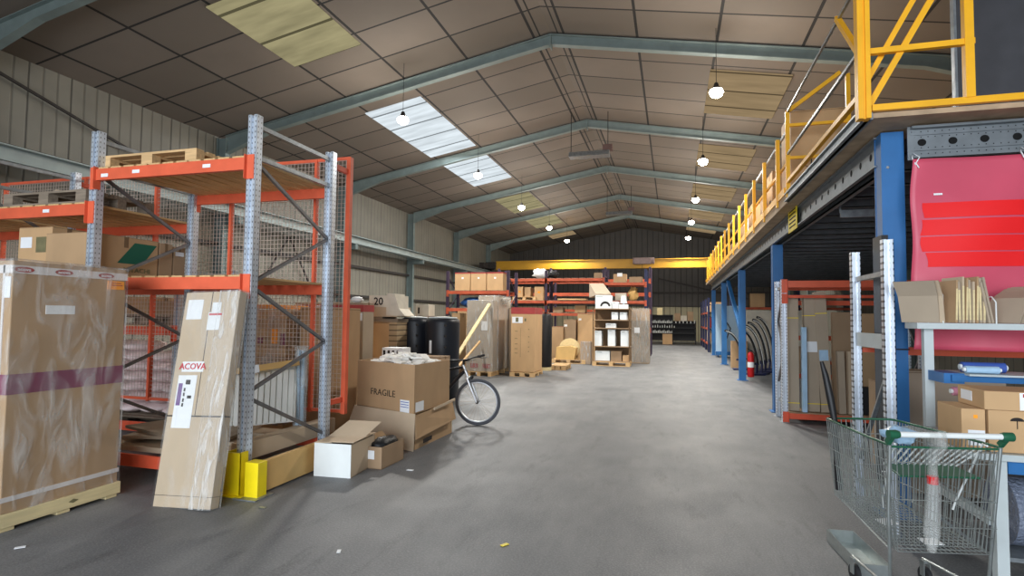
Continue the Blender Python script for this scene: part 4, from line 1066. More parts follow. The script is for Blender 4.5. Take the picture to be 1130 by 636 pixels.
mb = MB(); mb.box(-4.45, 22.2, 2.33, -3.3, 22.7, 2.39); tag(mb.build('flat_board', 'wood'), 'flat board lying on the middle level of the far rack', 'board')
carton('tan carton low on the far rack behind the row of three cartons', -3.6, 22.8, .42, .5, 1.825, .3, 'card2')
carton('dark brown carton low on the far rack, left bay', -4.5, 22.8, .4, .5, 1.825, .22, 'card3')
carton('brown carton on the top level of the far rack, above the white appliances', -2.02, 22.8, .5, .5, 3.045, .34, 'card', lab='paper', labz=.9, labs=.2)
carton('long low brown carton on the top level at the right end of the far rack', -1.4, 22.8, .5, .5, 3.045, .22, 'card3')
carton('small brown carton on the top level of the far rack left of the hoist', -2.9, 22.8, .3, .4, 3.225, .22, 'card3')
carton('small white box on the middle level at the right of the far rack', -1.98, 22.75, .44, .4, 2.325, .3, 'stone')
mb = MB(); mb.blob((0, 0, .24), (.2, .25, .26), 33, amp=.3); o = mb.build('straw_bundle', 'ply'); o.location = (-1.5, 22.75, 2.36); tag(o, 'straw coloured bundle at the right end of the far rack middle level', 'bundle')
# left far rack with three cartons
t = T('pallet_rack', 'dull orange rack by the left wall with three cartons on top', 'shelving', (-6.5, 18.6, 0))
for x in (-7.55, -5.35):
    for y in (18.2, 19.2): upright(t, x, y, 3.2, 'purple', foot=False)
    lattice(t, x, 18.23, 19.17, [3.0, 2.4, 1.8, 1.2, .5], [.2], mat='purple', hm='purple')
for z in (2.5, 1.9, 1.0):
    for y, sg in ((18.17, -1), (19.23, 1)): beam(t, -7.55, -5.35, y, z, h=.1, mat='dkorange', sgn=sg)
    deck(t, -7.45, -5.45, 18.15, 19.25, z, n=8, mat='oldwood')
for i, (x, w_) in enumerate(((-7.05, .56), (-6.46, .56), (-5.86, .58))):
    pos = ('left', 'middle', 'right')[i]
    t = carton('brown carton with red lid band on the left wall rack, %s of three' % pos, x, 18.7, w_, .8, 2.53, .62, 'card2', band=(.585, .04, 'tapered'), group='cartons on the rack by the left wall')
    mb = MB(); mb.box(-.03, -.403, .40, .04, -.4005, .46); mb.build('label', 'paper', t, world=False)
mb = MB(); mb.blob((0, 0, .16), (.42, .35, .18), 41, amp=.15); o = mb.build('blue_bundle', 'bluewrap'); o.location = (-6.75, 18.65, 1.96); tag(o, 'blue wrapped bundle on the rack under the three cartons', 'bundle')
# white appliances on an open shelf
t = T('open_shelf', 'brown open shelf on a pallet holding white appliances', 'shelving', (-2.02, 19.6, 0))
for x in (-2.62, -1.40):
    for y in (19.3, 19.9):
        mb = MB(); mb.box(x - .02, y - .02, .15, x + .02, y + .02, 1.98); mb.build('post', 'crease', t)
for z in (.64, 1.26, 1.54, 1.92):
    mb = MB(); mb.box(-2.64, 19.28, z, -1.38, 19.92, z + .03); mb.build('shelf', 'card3', t)
mb = MB(); mb.box(-2.62, 19.91, .2, -1.4, 19.92, 1.95)
mb.build('back_panel', 'crease', t)
pallet('pale pallet under the open shelf of white appliances', -2.01, 19.6, 0, L=1.26, W=.75, mat='wood')
mb = MB(); mb.box(-2.62, 19.25, .146, -1.4, 19.95, .17); tag(mb.build('base_board', 'card3'), 'brown base board between pallet and open shelf', 'board')
G_ = 'white appliances on the open shelf'
def wbox(label, x0, x1, z0, z1, y=19.35, d=.4, name='white_box', knob=True):
    t = T(name, label, 'box', ((x0 + x1) / 2, y + d / 2, z0), 0, G_)
    mb = MB(); mb.box(x0, y, z0, x1, y + d, z1); mb.build('casing', 'whitecool', t, bevel=.01)
    mb = MB(); mb.box(x0 + .03, y - .003, z1 - .06, x0 + .03 + (x1 - x0) * .4, y, z1 - .03); mb.build('label', 'greywhite', t)
    return t
wbox('white carton on the lowest level of the open shelf', -2.56, -2.06, .17, .5)
wbox('narrow white carton on the middle level of the open shelf, left', -2.58, -2.34, .67, 1.19)
wbox('narrow white carton on the middle level of the open shelf, centre', -2.13, -1.88, .67, 1.24)
wbox('narrow white carton on the middle level of the open shelf, right', -1.7, -1.44, .67, 1.21)
wbox('low white carton on the thin shelf above the centre one', -2.2, -1.85, 1.29, 1.45)
wbox('small white carton on the upper level of the open shelf, left', -2.01, -1.79, 1.57, 1.83)
wbox('small white carton on the upper level of the open shelf, right', -1.73, -1.49, 1.57, 1.83)
wbox('small white carton on top of the open shelf beside the round-marked one', -1.99, -1.77, 1.95, 2.19)
t = wbox('big white carton with a dark half round mark on top of the open shelf', -2.56, -2.01, 1.95, 2.41)
mb = MB(); n = 14; c = (-2.22, 2.03)
vs = [(c[0] + .17 * math.cos(PI * i / n), 19.347, c[1] + .17 * math.sin(PI * i / n)) for i in range(n + 1)] + [(c[0] + .11 * math.cos(PI * i / n), 19.347, c[1] + .09 * math.sin(PI * i / n)) for i in range(n + 1)]
mb.add(vs, [(i, i + 1, n + 2 + i, n + 1 + i) for i in range(n)]); mb.build('printed_mark', 'ink', t)
t = T('white_lamp_shade', 'white tapered item on a low white box on top of the open shelf', 'appliance', (-1.61, 19.5, 1.95))
mb = MB(); mb.prism([(-1.72, 2.14), (-1.50, 2.14), (-1.55, 2.4), (-1.68, 2.4)], 1, 19.4, 19.65); mb.build('shade', 'whitecool', t)
mb = MB(); mb.box(-1.76, 19.36, 1.95, -1.46, 19.7, 2.10); mb.box(-1.64, 19.48, 2.1, -1.58, 19.56, 2.14); mb.build('base', 'whitecool', t)
t = T('long_carton', 'long flat grey-brown carton lying back over the white appliances', 'box', (-2.5, 20.6, 2.42))
mb = MB(); mb.hexa([(-2.56, 19.4, 2.42), (-2.03, 19.4, 2.42), (-2.6, 22.0, 2.42), (-3.15, 22.0, 2.42)], [(-2.56, 19.4, 2.46), (-2.03, 19.4, 2.46), (-2.6, 22.0, 2.98), (-3.15, 22.0, 2.98)]); mb.build('box_body', 'cardgrey', t)
carton('brown carton low on the open shelf beside the lowest white carton', -1.85, 19.6, .36, .45, .17, .34, 'card3')
carton('small brown carton low at the right end of the open shelf', -1.53, 19.55, .2, .4, .17, .2, 'card2')
# wrapped cartons right of the shelf
for i, x in enumerate((-1.29, -.965)):
    t = carton('white film wrapped tall carton right of the open shelf, ' + ('left' if i == 0 else 'right') + ' one', x, 21.1, .315, .5, .0, 1.98, 'card', wrap='wrapw', group='film wrapped cartons beside the open shelf')
    mb = MB(); mb.box(-.15, -.262, .05, .15, -.26, 1.55); mb.build('film_front', 'wrapw', t, world=False)
    if i == 0: mb = MB(); mb.box(-.05, -.268, 1.1, .14, -.265, 1.3); mb.build('label', 'paper', t, world=False)
# far end: black shelf with rows of white bottles
t = T('black_shelf', 'black shelving full of small white items against the far wall', 'shelving', (-.6, 38.2, 0))
mb = MB(); mb.box(-1.4, 38.5, .2, 0, 38.55, 1.9); mb.box(0, 38.5, .2, 1.45, 38.55, 1.5); mb.build('back_panel', 'black', t)
for z in (.7, 1.05, 1.35, 1.88):
    mb = MB(); mb.box(-1.4, 38.0, z - .04, (0 if z > 1.4 else 1.45), 38.5, z); mb.build('shelf', 'black', t)
for x in (-1.4, 0, 1.42):
    mb = MB(); mb.box(x - .03, 38.0, 0, x + .03, 38.55, 1.9 if x < 1 else 1.5); mb.build('post', 'black', t)
b0 = None
for (z, n, x0, x1, rn) in ((.7, 14, -1.3, -.06, 'lowest'), (1.05, 10, -1.25, .1, 'middle'), (1.35, 14, -1.3, -.06, 'top'), (1.35, 6, .2, 1.35, 'top right')):
    for i in range(n):
        x = x0 + (x1 - x0) * i / (n - 1)
        if b0 is None:
            mb = MB(); mb.lathe([(.03, 0), (.032, .09), (.014, .12), (.014, .14)], (0, 0, 0), 10); b0 = mb.build('white_bottle', 'white'); o = b0
        else: o = b0.copy(); COL.objects.link(o)
        o.location = (x, 38.1, z); tag(o, 'tiny white bottle in the %s row of the black shelf' % rn, 'bottle', 'white bottles in the %s row of the black shelf' % rn)
        o.scale = (1, 1, 1 + .25 * ((i * 7) % 3))
carton('small brown carton on the floor in front of the black shelf', -.33, 37.6, .6, .5, 0, .66, 'card2')
carton('pale yellow box standing on top of the black shelf', -.82, 38.25, .34, .3, 1.88, .46, 'palewood', tape=None)
for i, (x, h) in enumerate(((.3, .5), (.7, .35), (1.1, .6))):
    carton('brown carton on the right part of the black shelf top, ' + ('left', 'middle', 'right')[i] + ' of three', x, 38.3, .36, .35, 1.5, h, 'card3' if i != 1 else 'stone')
# ================================================================== mezzanine
DE, DZ = 1.5, 3.25          # aisle edge and underside height of the deck
t = T('mezzanine_deck', 'long raised mezzanine floor along the right side with dark ribbed underside', 'mezzanine', (4.0, 5.1, DZ))
mb = MB(); mb.box(DE + .02, 8.35, DZ, 6.4, 27.6, DZ + .04); mb.box(DE + .05, 5.05, DZ, 6.4, 8.35, DZ + .04); mb.build('floor_panel', 'osb', t)
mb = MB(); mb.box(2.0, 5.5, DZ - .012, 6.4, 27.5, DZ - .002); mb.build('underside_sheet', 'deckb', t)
mb = MB(); mb.box(DE - .005, 8.35, DZ - .03, DE + .015, 27.6, DZ + .10); mb.build('toe_board', 'osb', t)
mb = MB(); mb.box(DE - .0, 5.05, DZ - .01, DE + .05, 8.35, DZ + .10); mb.box(DE - .03, 5.05, DZ + .085, DE + .05, 8.35, DZ + .10); mb.box(DE - .03, 5.05, DZ - .01, DE + .03, 8.35, DZ + .005); mb.build('edge_channel', 'galvp', t)
mb = MB(); mb.box(DE + .03, 5.0, DZ + .045, 6.4, 5.04, DZ + .095); mb.build('edge_trim', 'yellow', t)
for i in range(34):
    y = 6.15 + i * .62
    if y > 27.2: break
    mb = MB(); mb.box(1.96, y, DZ - .18, 6.4, y + .06, DZ - .165); mb.box(1.96, y, DZ - .18, 6.4, y + .008, DZ - .014); mb.box(1.96, y, DZ - .03, 6.4, y + .06, DZ - .014)
    mb.build('joist', 'joist', t)
# main beams with round holes
t = T('mezzanine_beam', 'long grey steel beam with round holes under the aisle edge of the mezzanine', 'beam', (1.79, 5.5, 2.97))
mb = MB(); mb.box(1.74, 5.54, 2.97, 1.755, 27.4, DZ - .015); mb.box(1.70, 5.54, 2.97, 1.755, 27.4, 2.985); mb.box(1.70, 5.54, DZ - .03, 1.755, 27.4, DZ - .015)
mb.box(1.83, 5.6, 2.97, 1.845, 27.4, DZ - .015); mb.box(1.83, 5.6, 2.97, 1.89, 27.4, 2.985); mb.build('web', 'sigma', t)
mb = MB()
for i in range(75):
    y = 5.75 + i * .29; n = 12
    vs = [(1.7385, y + .035 * math.cos(2 * PI * k / n), 3.11 + .035 * math.sin(2 * PI * k / n)) for k in range(n)]; mb.add(vs, [tuple(range(n))])
o = mb.build('holes', 'hole', t)
t = T('mezzanine_beam', 'grey perforated steel beam with round holes above the red tarpaulin', 'beam', (4, 5.35, 2.97))
mb = MB(); mb.box(1.9, 5.33, 2.97, 6.5, 5.345, 3.235); mb.box(1.9, 5.28, 3.215, 6.5, 5.33, 3.235); mb.box(1.9, 5.29, 2.97, 6.5, 5.33, 2.985)
mb.box(1.9, 5.318, 3.035, 6.5, 5.33, 3.045); mb.box(1.9, 5.318, 3.165, 6.5, 5.33, 3.175); mb.build('web', 'sigma', t)
mb = MB()
for i in range(21):
    x = 1.985 + i * .218; n = 14
    mb.add([(x + .032 * math.cos(2 * PI * k / n), 5.328, 3.105 + .03 * math.sin(2 * PI * k / n)) for k in range(n)], [tuple(range(n))])
for i in range(92):
    x = 1.93 + i * .05
    for z in (3.195, 3.06, 3.15, 3.01):
        mb.add([(x + .005 * math.cos(2 * PI * k / 6), 5.3285, z + .005 * math.sin(2 * PI * k / 6)) for k in range(6)], [tuple(range(6))])
mb.build('holes', 'hole', t)
mb = MB(); mb.box(1.88, 5.322, 2.96, 1.93, 5.33, 3.24); mb.box(1.905, 5.31, 3.19, 1.915, 5.32, 3.2); mb.build('end_plate', 'sigma', t)
# posts
def hpost(x, y, label, w=.17, z1=None, plate=True):
    z1 = z1 or 2.965
    t = T('mezzanine_post', label, 'post', (x, y, 0), 0, 'blue steel posts of the mezzanine')
    mb = MB(); mb.box(x - w / 2, y - w / 2, 0, x + w / 2, y - w / 2 + .014, z1); mb.box(x - w / 2, y + w / 2 - .014, 0, x + w / 2, y + w / 2, z1)
    mb.box(x - w / 2 + .005, y - w / 2 + .014, 0, x - w / 2 + .02, y + w / 2 - .014, z1); mb.box(x + w / 2 - .02, y - w / 2 + .014, 0, x + w / 2 - .005, y + w / 2 - .014, z1)
    mb.build('section', 'blue', t)
    mb = MB(); mb.box(x - w / 2 - .05, y - w / 2 - .05, 0, x + w / 2 + .05, y + w / 2 + .05, .015); mb.build('foot_plate', 'blue', t)
    return t
t0 = hpost(1.80, 5.5, 'nearest and thickest blue mezzanine post, left of the red tarpaulin', z1=3.235)
mb = MB(); mb.box(1.695, 5.385, .25, 1.745, 5.60, 2.35); mb.build('impact_guard', 'black', t0)
for z in (2.93, 1.9): mb = MB(); mb.path([(1.76, 5.402, z), (1.76, 5.414, z)], .012, 8); mb.build('bolt', 'chrome', t0)
mb = MB(); mb.box(1.71, 5.40, 1.385, 1.89, 5.4145, 1.395); mb.build('strap', 'ink', t0)
hpost(1.80, 10.95, 'second blue mezzanine post, behind the rack of long cartons')
t3 = hpost(1.80, 16.3, 'third blue mezzanine post, beside the fire extinguisher')
mb = MB(); mb.bar((1.8, 16.4, 1.25), (1.8, 20.2, 2.9), .12, .10, up=(1, 0, 0)); mb.build('knee_brace', 'blue', t3)
hpost(1.80, 21.8, 'fourth blue mezzanine post, before the pale blue boards')
hpost(1.80, 27.2, 'fifth and farthest blue mezzanine post')
# sign plate on the beam
t = T('load_sign', 'small yellow load sign with black print hanging from the mezzanine beam', 'sign', (1.69, 8.95, 3.1))
mb = MB(); mb.box(1.690, 8.68, 2.93, 1.696, 9.28, 3.29); mb.build('plate', 'guardy', t)
mb = MB()
for z in (3.22, 3.17, 3.11, 3.05, 2.99): mb.box(1.687, 8.76, z, 1.689, 9.2, z + .02)
mb.build('printed_line', 'ink', t)
# railing
t = T('guard_railing', 'yellow steel railing along the aisle edge of the mezzanine', 'railing', (DE, 18, DZ + .1))
YS = [8.95 + 1.25 * i for i in range(15)]
for i, y in enumerate(YS):
    mb = MB(); mb.box(DE - .03, y - .04, DZ + .02, DE + .02, y + .03, 4.28); mb.build('rail_post', 'yellow', t)
for z, h in ((4.25, .04), (3.8, .04)):
    mb = MB(); mb.box(DE + .02, 8.4, z - h / 2, DE + .045, 27.5, z + h / 2); mb.build('hand_rail', 'galvp' if z > 4 else 'yellow', t)
mb = MB(); mb.box(DE - .02, 8.4, DZ + .10, DE + .03, 27.5, DZ + .20); mb.build('toe_rail', 'yellow', t)
# pallet gate
t = T('pallet_gate', 'yellow swinging pallet gate with crossed bars at the near corner of the mezzanine', 'gate', (DE, 5.4, DZ + .04))
def yb(name, pts, w=.045, m='yellow'):
    mb = MB()
    for a, b in pts: mb.bar(a, b, w, w)
    mb.build(name, m, t)
X1, X2 = DE + .01, 2.45
mb = MB(); mb.box(1.425, 4.97, DZ - .02, 1.46, 5.06, 5.6); mb.box(1.46, 4.99, DZ - .02, 1.48, 5.04, 5.6); mb.box(1.48, 4.97, DZ - .02, 1.515, 5.06, 5.6); mb.build('corner_post', 'yellow', t)
for y, x2, zt in ((8.28, 2.25, 4.92),):
    yb('side_post', [((X1, y, DZ + .04), (X1, y, 4.47))], .05)
    yb('side_post', [((x2, y, DZ + .04), (x2, y, zt))], .05)
    yb('end_rail', [((X1, y, 4.28), (x2, y, 4.28))], .04); yb('end_rail', [((X1, y, 3.83), (x2, y, 3.83))], .04)
    yb('swing_arm', [((X1, y, 4.47), (2.16, y, 4.95))], .05)
yb('long_rail', [((X1, 8.26, 4.47), (X1, 5.1, 4.47))], .022, 'galvp')
yb('long_rail', [((X1, 8.26, 3.88), (X1, 5.07, 3.88))], .028, 'galvp')
yb('long_rail', [((X1, 8.26, 3.50), (X1, 5.07, 3.50))], .045)
yb('swing_arm', [((X1, 5.85, 4.5), (X1, 5.08, 3.72))], .045)
yb('side_post', [((X2 - .26, 5.02, DZ + .09), (X2 - .26, 5.02, 5.6))], .06)
yb('cross_rail', [((1.5, 5.02, 3.78), (X2 - .22, 5.02, 3.78))], .045)
yb('cross_brace', [((1.52, 5.05, DZ + .1), (2.32, 5.05, 4.82))], .045)
yb('cross_brace', [((1.52, 5.1, DZ + .32), (2.26, 5.1, 4.95))], .04)
# dark sheet standing on the mezzanine
t = T('dark_board', 'tall dark grey board standing at the near right end of the mezzanine', 'panel', (3.6, 5.62, DZ + .04))
mb = MB(); mb.box(2.36, 5.6, DZ + .04, 5.2, 5.64, 6.6); mb.build('sheet', M('dark_sheet', (66, 66, 70), .55), t)
mb = MB(); mb.box(2.34, 5.59, DZ + .04, 2.36, 5.65, 6.6); mb.build('edge_strip', 'galvp', t)
# goods on the mezzanine
t = carton('large brown carton with an oval printed mark behind the yellow pallet gate', 1.99, 9.05, .72, .7, DZ + .04, 1.33, 'card2')
mb = MB(); n = 24
c = (-.02, .58)
vs = [(c[0] + .2 * math.cos(2 * PI * i / n), -.3525, c[1] + .095 * math.sin(2 * PI * i / n)) for i in range(n)] + [(c[0] + .188 * math.cos(2 * PI * i / n), -.3525, c[1] + .085 * math.sin(2 * PI * i / n)) for i in range(n)]
mb.add(vs, [(i, (i + 1) % n, n + (i + 1) % n, n + i) for i in range(n)]); mb.build('printed_ring', 'ink', t, world=False)
q = text_mb('LG', .12, FX(c[0] - .02, -.3525, c[1]), font_bold=True); q.build('lettering', 'ink', t, world=False)
for i, (x, y, w, d, h, m, lb) in enumerate(((1.95, 11.0, .5, .6, .98, 'card2', 'brown carton on the mezzanine, second from the pallet gate'),
        (1.98, 12.1, .5, .5, .82, 'card3', 'brown carton on the mezzanine, third from the pallet gate'),
        (1.9, 13.6, .42, .6, .9, 'card2', 'brown carton on the mezzanine, fourth from the pallet gate'),
        (1.95, 15.6, .5, .7, .75, 'card', 'brown carton on the mezzanine, fifth from the pallet gate'),
        (1.9, 17.9, .4, .7, .6, 'card3', 'brown carton on the mezzanine, sixth from the pallet gate'))):
    t = carton(lb, x, y, w, d, DZ + .04, h, m)
    mb = MB(); mb.box(-w / 2 - .003, -.1, h * .4, -w / 2, .02, h * .5); mb.build('printed_mark', 'ink', t, world=False)
mb = MB(); mb.blob((0, 0, .42), (.2, .3, .43), 51, amp=.25); o = mb.build('wrapped_bundle', 'paper'); o.location = (1.9, 14.6, DZ + .045); tag(o, 'white film wrapped bundle on the mezzanine behind the railing', 'bundle')
mb = MB(); mb.blob((0, 0, .3), (.2, .4, .31), 52, amp=.3); o = mb.build('wrapped_bundle', 'black'); o.location = (1.9, 16.7, DZ + .045); tag(o, 'dark bundle on the mezzanine behind the railing', 'bundle')
# cross strip and strip light below
mb = MB(); mb.bar((1.96, 7.6, 2.92), (2.6, 7.6, 2.92), .03, .09); mb.bar((1.96, 7.6, 2.93), (1.96, 7.6, 3.06), .02, .02)
tag(mb.build('hanging_strip', 'galvp'), 'pale galvanised strip hanging under the dark mezzanine ribs', 'bracket')
mb = MB(); mb.bar((1.95, 21.9, 2.93), (1.95, 24.6, 2.93), .08, .05); mb.bar((1.95, 23, 2.95), (1.95, 23, 3.06), .02, .02)
tag(mb.build('strip_light', 'white'), 'white strip light under the far part of the mezzanine edge', 'lamp')

# ================================================================== red tarpaulin
def rip(x, z): return 5.225 + .02 * math.sin(x * 3.1 + z * 1.7) + .012 * math.sin(x * 7 - z * 5) + .008 * math.sin(z * 11 + x)
def grid(mb, x0f, x1, z0, z1, nx, nz, off=0.0, top=None):
    vs = []
    for j in range(nz + 1):
        z = z0 + (z1 - z0) * j / nz; x0 = x0f(z)
        for i in range(nx + 1):
            x = x0 + (x1 - x0) * i / nx; vs.append((x, rip(x, z) + off, z))
    mb.add(vs, [(j * (nx + 1) + i, j * (nx + 1) + i + 1, (j + 1) * (nx + 1) + i + 1, (j + 1) * (nx + 1) + i) for j in range(nz) for i in range(nx)], 0, True)
t = T('tarpaulin', 'pinkish red tarpaulin tied under the perforated beam at right', 'tarpaulin', (2.9, 5.22, 1.38))
mb = MB(); grid(mb, lambda z: 1.86 + .012 * math.sin(z * 9), 4.4, 1.40, 2.935, 60, 40); o = mb.build('sheet', 'tarp', t)
sd = o.modifiers.new('solid', 'SOLIDIFY'); sd.thickness = .004
mb = MB()
rnd = random.Random(5)
for (za, zb, x0) in ((2.455, 2.575, 1.94), (2.315, 2.44, 1.925), (2.185, 2.305, 1.93), (2.06, 2.175, 1.955)):
    ph = rnd.uniform(0, 6)
    grid(mb, lambda z: x0 + .010 * math.sin(z * 25 + ph), 4.35, za, zb, 50, 6, -.006)
mb.build('red_stripes', 'scrib', t)
mb = MB(); mb.box(2.01, 5.2, 2.635, 2.07, 5.205, 2.65)
mb.build('label', 'paper', t)
for x, z in ((1.89, 2.92), (2.62, 2.92), (3.4, 2.92)):
    mb = MB(); mb.path([(x, 5.20, z - .03), (x - .02, 5.21, z + .03), (x + .01, 5.28, z + .085), (x + .03, 5.2, z + .03), (x, 5.195, z - .02), (x + .02, 5.19, z - .06)], .005, 6); mb.build('tie', 'paper', t)

# ================================================================== racks at right
t = T('galvanised_rack', 'galvanised rack frame standing just left of the nearest blue post', 'shelving', (1.61, 5.4, 0))
for y, z in ((5.0, 2.26), (5.8, 2.25)): upright(t, 1.61, y, z, w=.075)
for z in (2.0, .2): mb = MB(); mb.bar((1.61, 5.0, z), (1.61, 5.8, z), .03, .04); mb.build('frame_strut', 'galvp', t)
mb = MB(); mb.bar((1.61, 5.05, 1.2), (1.61, 5.75, .4), .03, .02); mb.build('frame_brace', 'galvp', t)
mb = MB(); mb.box(1.6, 5.04, 1.40, 1.615, 5.76, 1.52); mb.build('side_plate', 'greywhite', t)
mb = MB(); mb.box(1.9, 5.78, 1.325, 4.4, 5.83, 1.395); mb.build('load_beam', 'orange', t)
mb = MB(); mb.box(1.65, 5.80, 1.34, 1.9, 5.82, 1.38); mb.build('beam_arm', 'orange', t)
mb = MB(); mb.box(4.36, 5.77, 0, 4.44, 5.85, 2.2); mb.build('upright', 'galv', t)

t = T('pallet_rack', 'orange and galvanised rack holding long upright cartons under the mezzanine', 'shelving', (2.8, 10.1, 0))
for x in (1.72, 3.62):
    for y in (9.9, 10.45): upright(t, x, y, 2.28, w=.085)
    lattice(t, x, 9.93, 10.42, [2.1, 1.6, 1.1, .6], [2.15, .3], hm='galvp')
for z in (2.25,):
    beam(t, 1.72, 3.62, 9.88, z, h=.1, mat='orange')
for z in (2.2, 1.95, 1.36, .72, .14): beam(t, 1.72, 3.62, 10.48, z, h=.07, mat='orange', sgn=1)
beam(t, 1.72, 3.62, 9.88, .14, h=.08, mat='redorange'); beam(t, 1.72, 3.62, 9.88, 2.02, h=.04, mat='redorange')
mb = MB(); mb.box(1.78, 9.9, .14, 3.56, 10.45, .16); mb.build('deck_boards', 'card3', t)
def tallc(label, x, y, w, d, h, m='cardgrey', z0=.165, lean=0.0, lean2=0.0, lab=None, strap=True):
    t = T('long_carton', label, 'box', (x, y, z0), 0)
    t.rotation_euler = (lean, lean2, 0)
    mb = MB(); mb.box(-w / 2, -d / 2, 0, w / 2, d / 2, h); mb.build('box_body', m, t, world=False, bevel=.004)
    if strap:
        mb = MB()
        for z in (.12, h - .35): mb.box(-w / 2 - .002, -d / 2 - .002, z, w / 2 + .002, d / 2 + .002, z + .012)
        mb.build('strap', 'guardy', t, world=False)
    if lab:
        mb = MB(); mb.box(-w / 2 + .02, -d / 2 - .004, lab[0], w / 2 - .02, -d / 2, lab[0] + .17); mb.build('label', lab[1], t, world=False)
    return t
tallc('long narrow carton standing at the left end of the rack under the mezzanine', 1.88, 10.1, .16, .14, 1.84, 'cardgrey')
tallc('long carton with a white label, second from the rack left end', 2.16, 10.12, .2, .16, 1.88, 'cardgrey', lean2=-.01, lab=(.95, 'paper'))
tallc('long carton with a pale blue label, third from the rack left end', 2.36, 10.1, .17, .14, 1.92, 'cardgrey', lean2=-.045, lab=(.82, 'bluebag'))
tallc('short carton standing in front of the tall brown panels, left one', 2.56, 9.99, .1, .1, .98, 'cardgrey', lean2=-.02, strap=False)
tallc('short carton standing in front of the tall brown panels, right one', 2.69, 9.99, .1, .1, .98, 'cardlite', lean2=.0, strap=False)
tallc('wide brown carton panel standing at the back of the rack, left one', 2.70, 10.3, .4, .06, 1.6, 'card3', strap=False)
tallc('wide brown carton panel standing at the back of the rack, right one', 3.14, 10.3, .42, .06, 1.58, 'card', strap=False)
t = tallc('white film wrapped roll standing between the long cartons', 2.02, 9.97, .07, .1, 1.35, 'bluebag', strap=False)
mb = MB(); mb.box(2.5, 9.95, .165, 2.85, 10.2, .42); 
carton('black storage crate on the floor level of the long carton rack', 3.1, 10.1, .5, .2, .165, .42, 'black', tape=None)
carton('large brown carton on the floor behind the nearest blue post', 2.55, 7.2, .7, .6, 0, .95, 'card3')
carton('tall brown carton behind the packing table', 2.55, 6.4, .8, .3, 0, 1.15, 'cardgrey')
# shelving further back below the mezzanine
t = T('dark_shelving', 'dark shelving under the far part of the mezzanine', 'shelving', (4.4, 20.0, 0))
for x in (2.5, 4.3, 6.2):
    mb = MB(); mb.box(x - .04, 21.9, 0, x + .04, 22.6, 2.7); mb.build('post', 'dkblue', t)
for z in (.1, 1.0, 2.0):
    mb = MB(); mb.box(2.5, 21.9, z, 6.2, 22.6, z + .08); mb.build('shelf', 'dkorange', t)
carton('orange-brown carton high on the dark shelving under the mezzanine', 2.95, 22.2, .5, .5, 2.085, .5, 'card2')
carton('pale carton high on the dark shelving under the mezzanine', 3.8, 22.2, .6, .5, 2.085, .4, 'stone')
carton('brown carton high at the right of the dark shelving under the mezzanine', 5.2, 22.2, .6, .5, 2.085, .45, 'card3')
mb = MB(); mb.box(2.42, 20.6, .0, 4.2, 20.68, 1.95); tag(mb.build('pale_board', 'stone'), 'large pale board standing behind the black curved tubes', 'board')
carton('brown carton on the floor before the large pale board', 3.7, 19.6, .7, .6, 0, .8, 'card3')
carton('brown carton on the floor under the mezzanine, behind the fire extinguisher', 2.15, 20.4, .5, .4, 0, .9, 'card')
t = T('board_stack', 'pale blue upright boards on a blue trolley behind the fourth blue post', 'boards', (2.25, 26.0, 0))
mb = MB(); mb.box(1.80, 25.9, .25, 2.2, 26.05, 2.3); mb.build('board', 'blueboard', t)
mb = MB(); mb.box(2.2, 25.95, .25, 2.9, 26.1, 2.22); mb.build('board', 'blueboard', t)
mb = MB(); mb.box(1.78, 25.7, .1, 2.95, 26.3, .25)
for x in (1.9, 2.8):
    for y in (25.8, 26.2): mb.path([(x - .02, y, .05), (x + .02, y, .05)], .05, 12)
mb.build('trolley', 'blue', t)
mb = MB(); mb.path([(2.1, 24.8, .02), (2.12, 24.8, .8), (2.3, 24.8, 1.25), (2.15, 24.8, 1.5)], .025, 6); tag(mb.build('black_pole', 'black'), 'thin black bent pole before the pale blue boards', 'pole')
for i, (x, y, a) in enumerate(((1.98, 19.6, 0), (2.22, 17.9, .3), (2.42, 18.4, -.5), (2.60, 18.95, .1), (2.80, 19.45, -.4), (3.0, 20.0, .0))):
    nm = ('single, next to the third blue post', 'leftmost of the row', 'second of the row', 'third of the row', 'fourth of the row', 'rightmost of the row')[i]
    t = T('curved_tube', 'black curved tube with white edge under the mezzanine, ' + nm, 'tube', (x, y, 0), a, 'curved black tubes under the mezzanine')
    pts = [(-.35 + .9 * u - .35 * u * u, 0, .32 + (.95 + .09 * i) * (1 - (u) ** 1.7)) for u in [k / 10 for k in range(11)]]
    mb = MB(); mb.path(pts, .04, 8); mb.build('tube', 'black', t, world=False)
    mb = MB(); mb.path([(p[0] + .035, -.03, p[2] - .02) for p in pts], .012, 6); mb.build('white_edge', 'white', t, world=False)
    mb = MB(); mb.box(-.1, -.15, 0, .35, .15, .05); mb.bar((.15, 0, .03), (.18, 0, .35), .05, .05); mb.box(.0, -.03, .3, .25, .03, .36); mb.build('foot', 'dkblue', t, world=False)
# fire extinguisher on the third post
t = T('fire_extinguisher', 'red fire extinguisher with white label hanging on the third blue post', 'extinguisher', (2.0, 16.25, .1))
ex, ey = 2.0, 16.22
mb = MB(); mb.lathe([(.07, .1), (.085, .12), (.085, .68), (.06, .74), (.03, .77)], (ex, ey, 0), 20); mb.build('cylinder', 'red', t)
mb = MB(); mb.lathe([(.0865, .36), (.0865, .5)], (ex, ey, 0), 20); mb.build('label', 'paper', t)
mb = MB(); mb.box(ex - .03, ey - .03, .77, ex + .03, ey + .03, .82); mb.bar((ex, ey, .82), (ex - .1, ey - .02, .86), .02, .015); mb.path([(ex + .03, ey, .8), (ex + .1, ey, .72), (ex + .1, ey, .45)], .012, 6); mb.build('valve', 'black', t)
mb = MB(); mb.box(ex - .11, ey - .01, .55, ex - .07, ey + .05, .6); mb.build('bracket', 'darksteel', t)
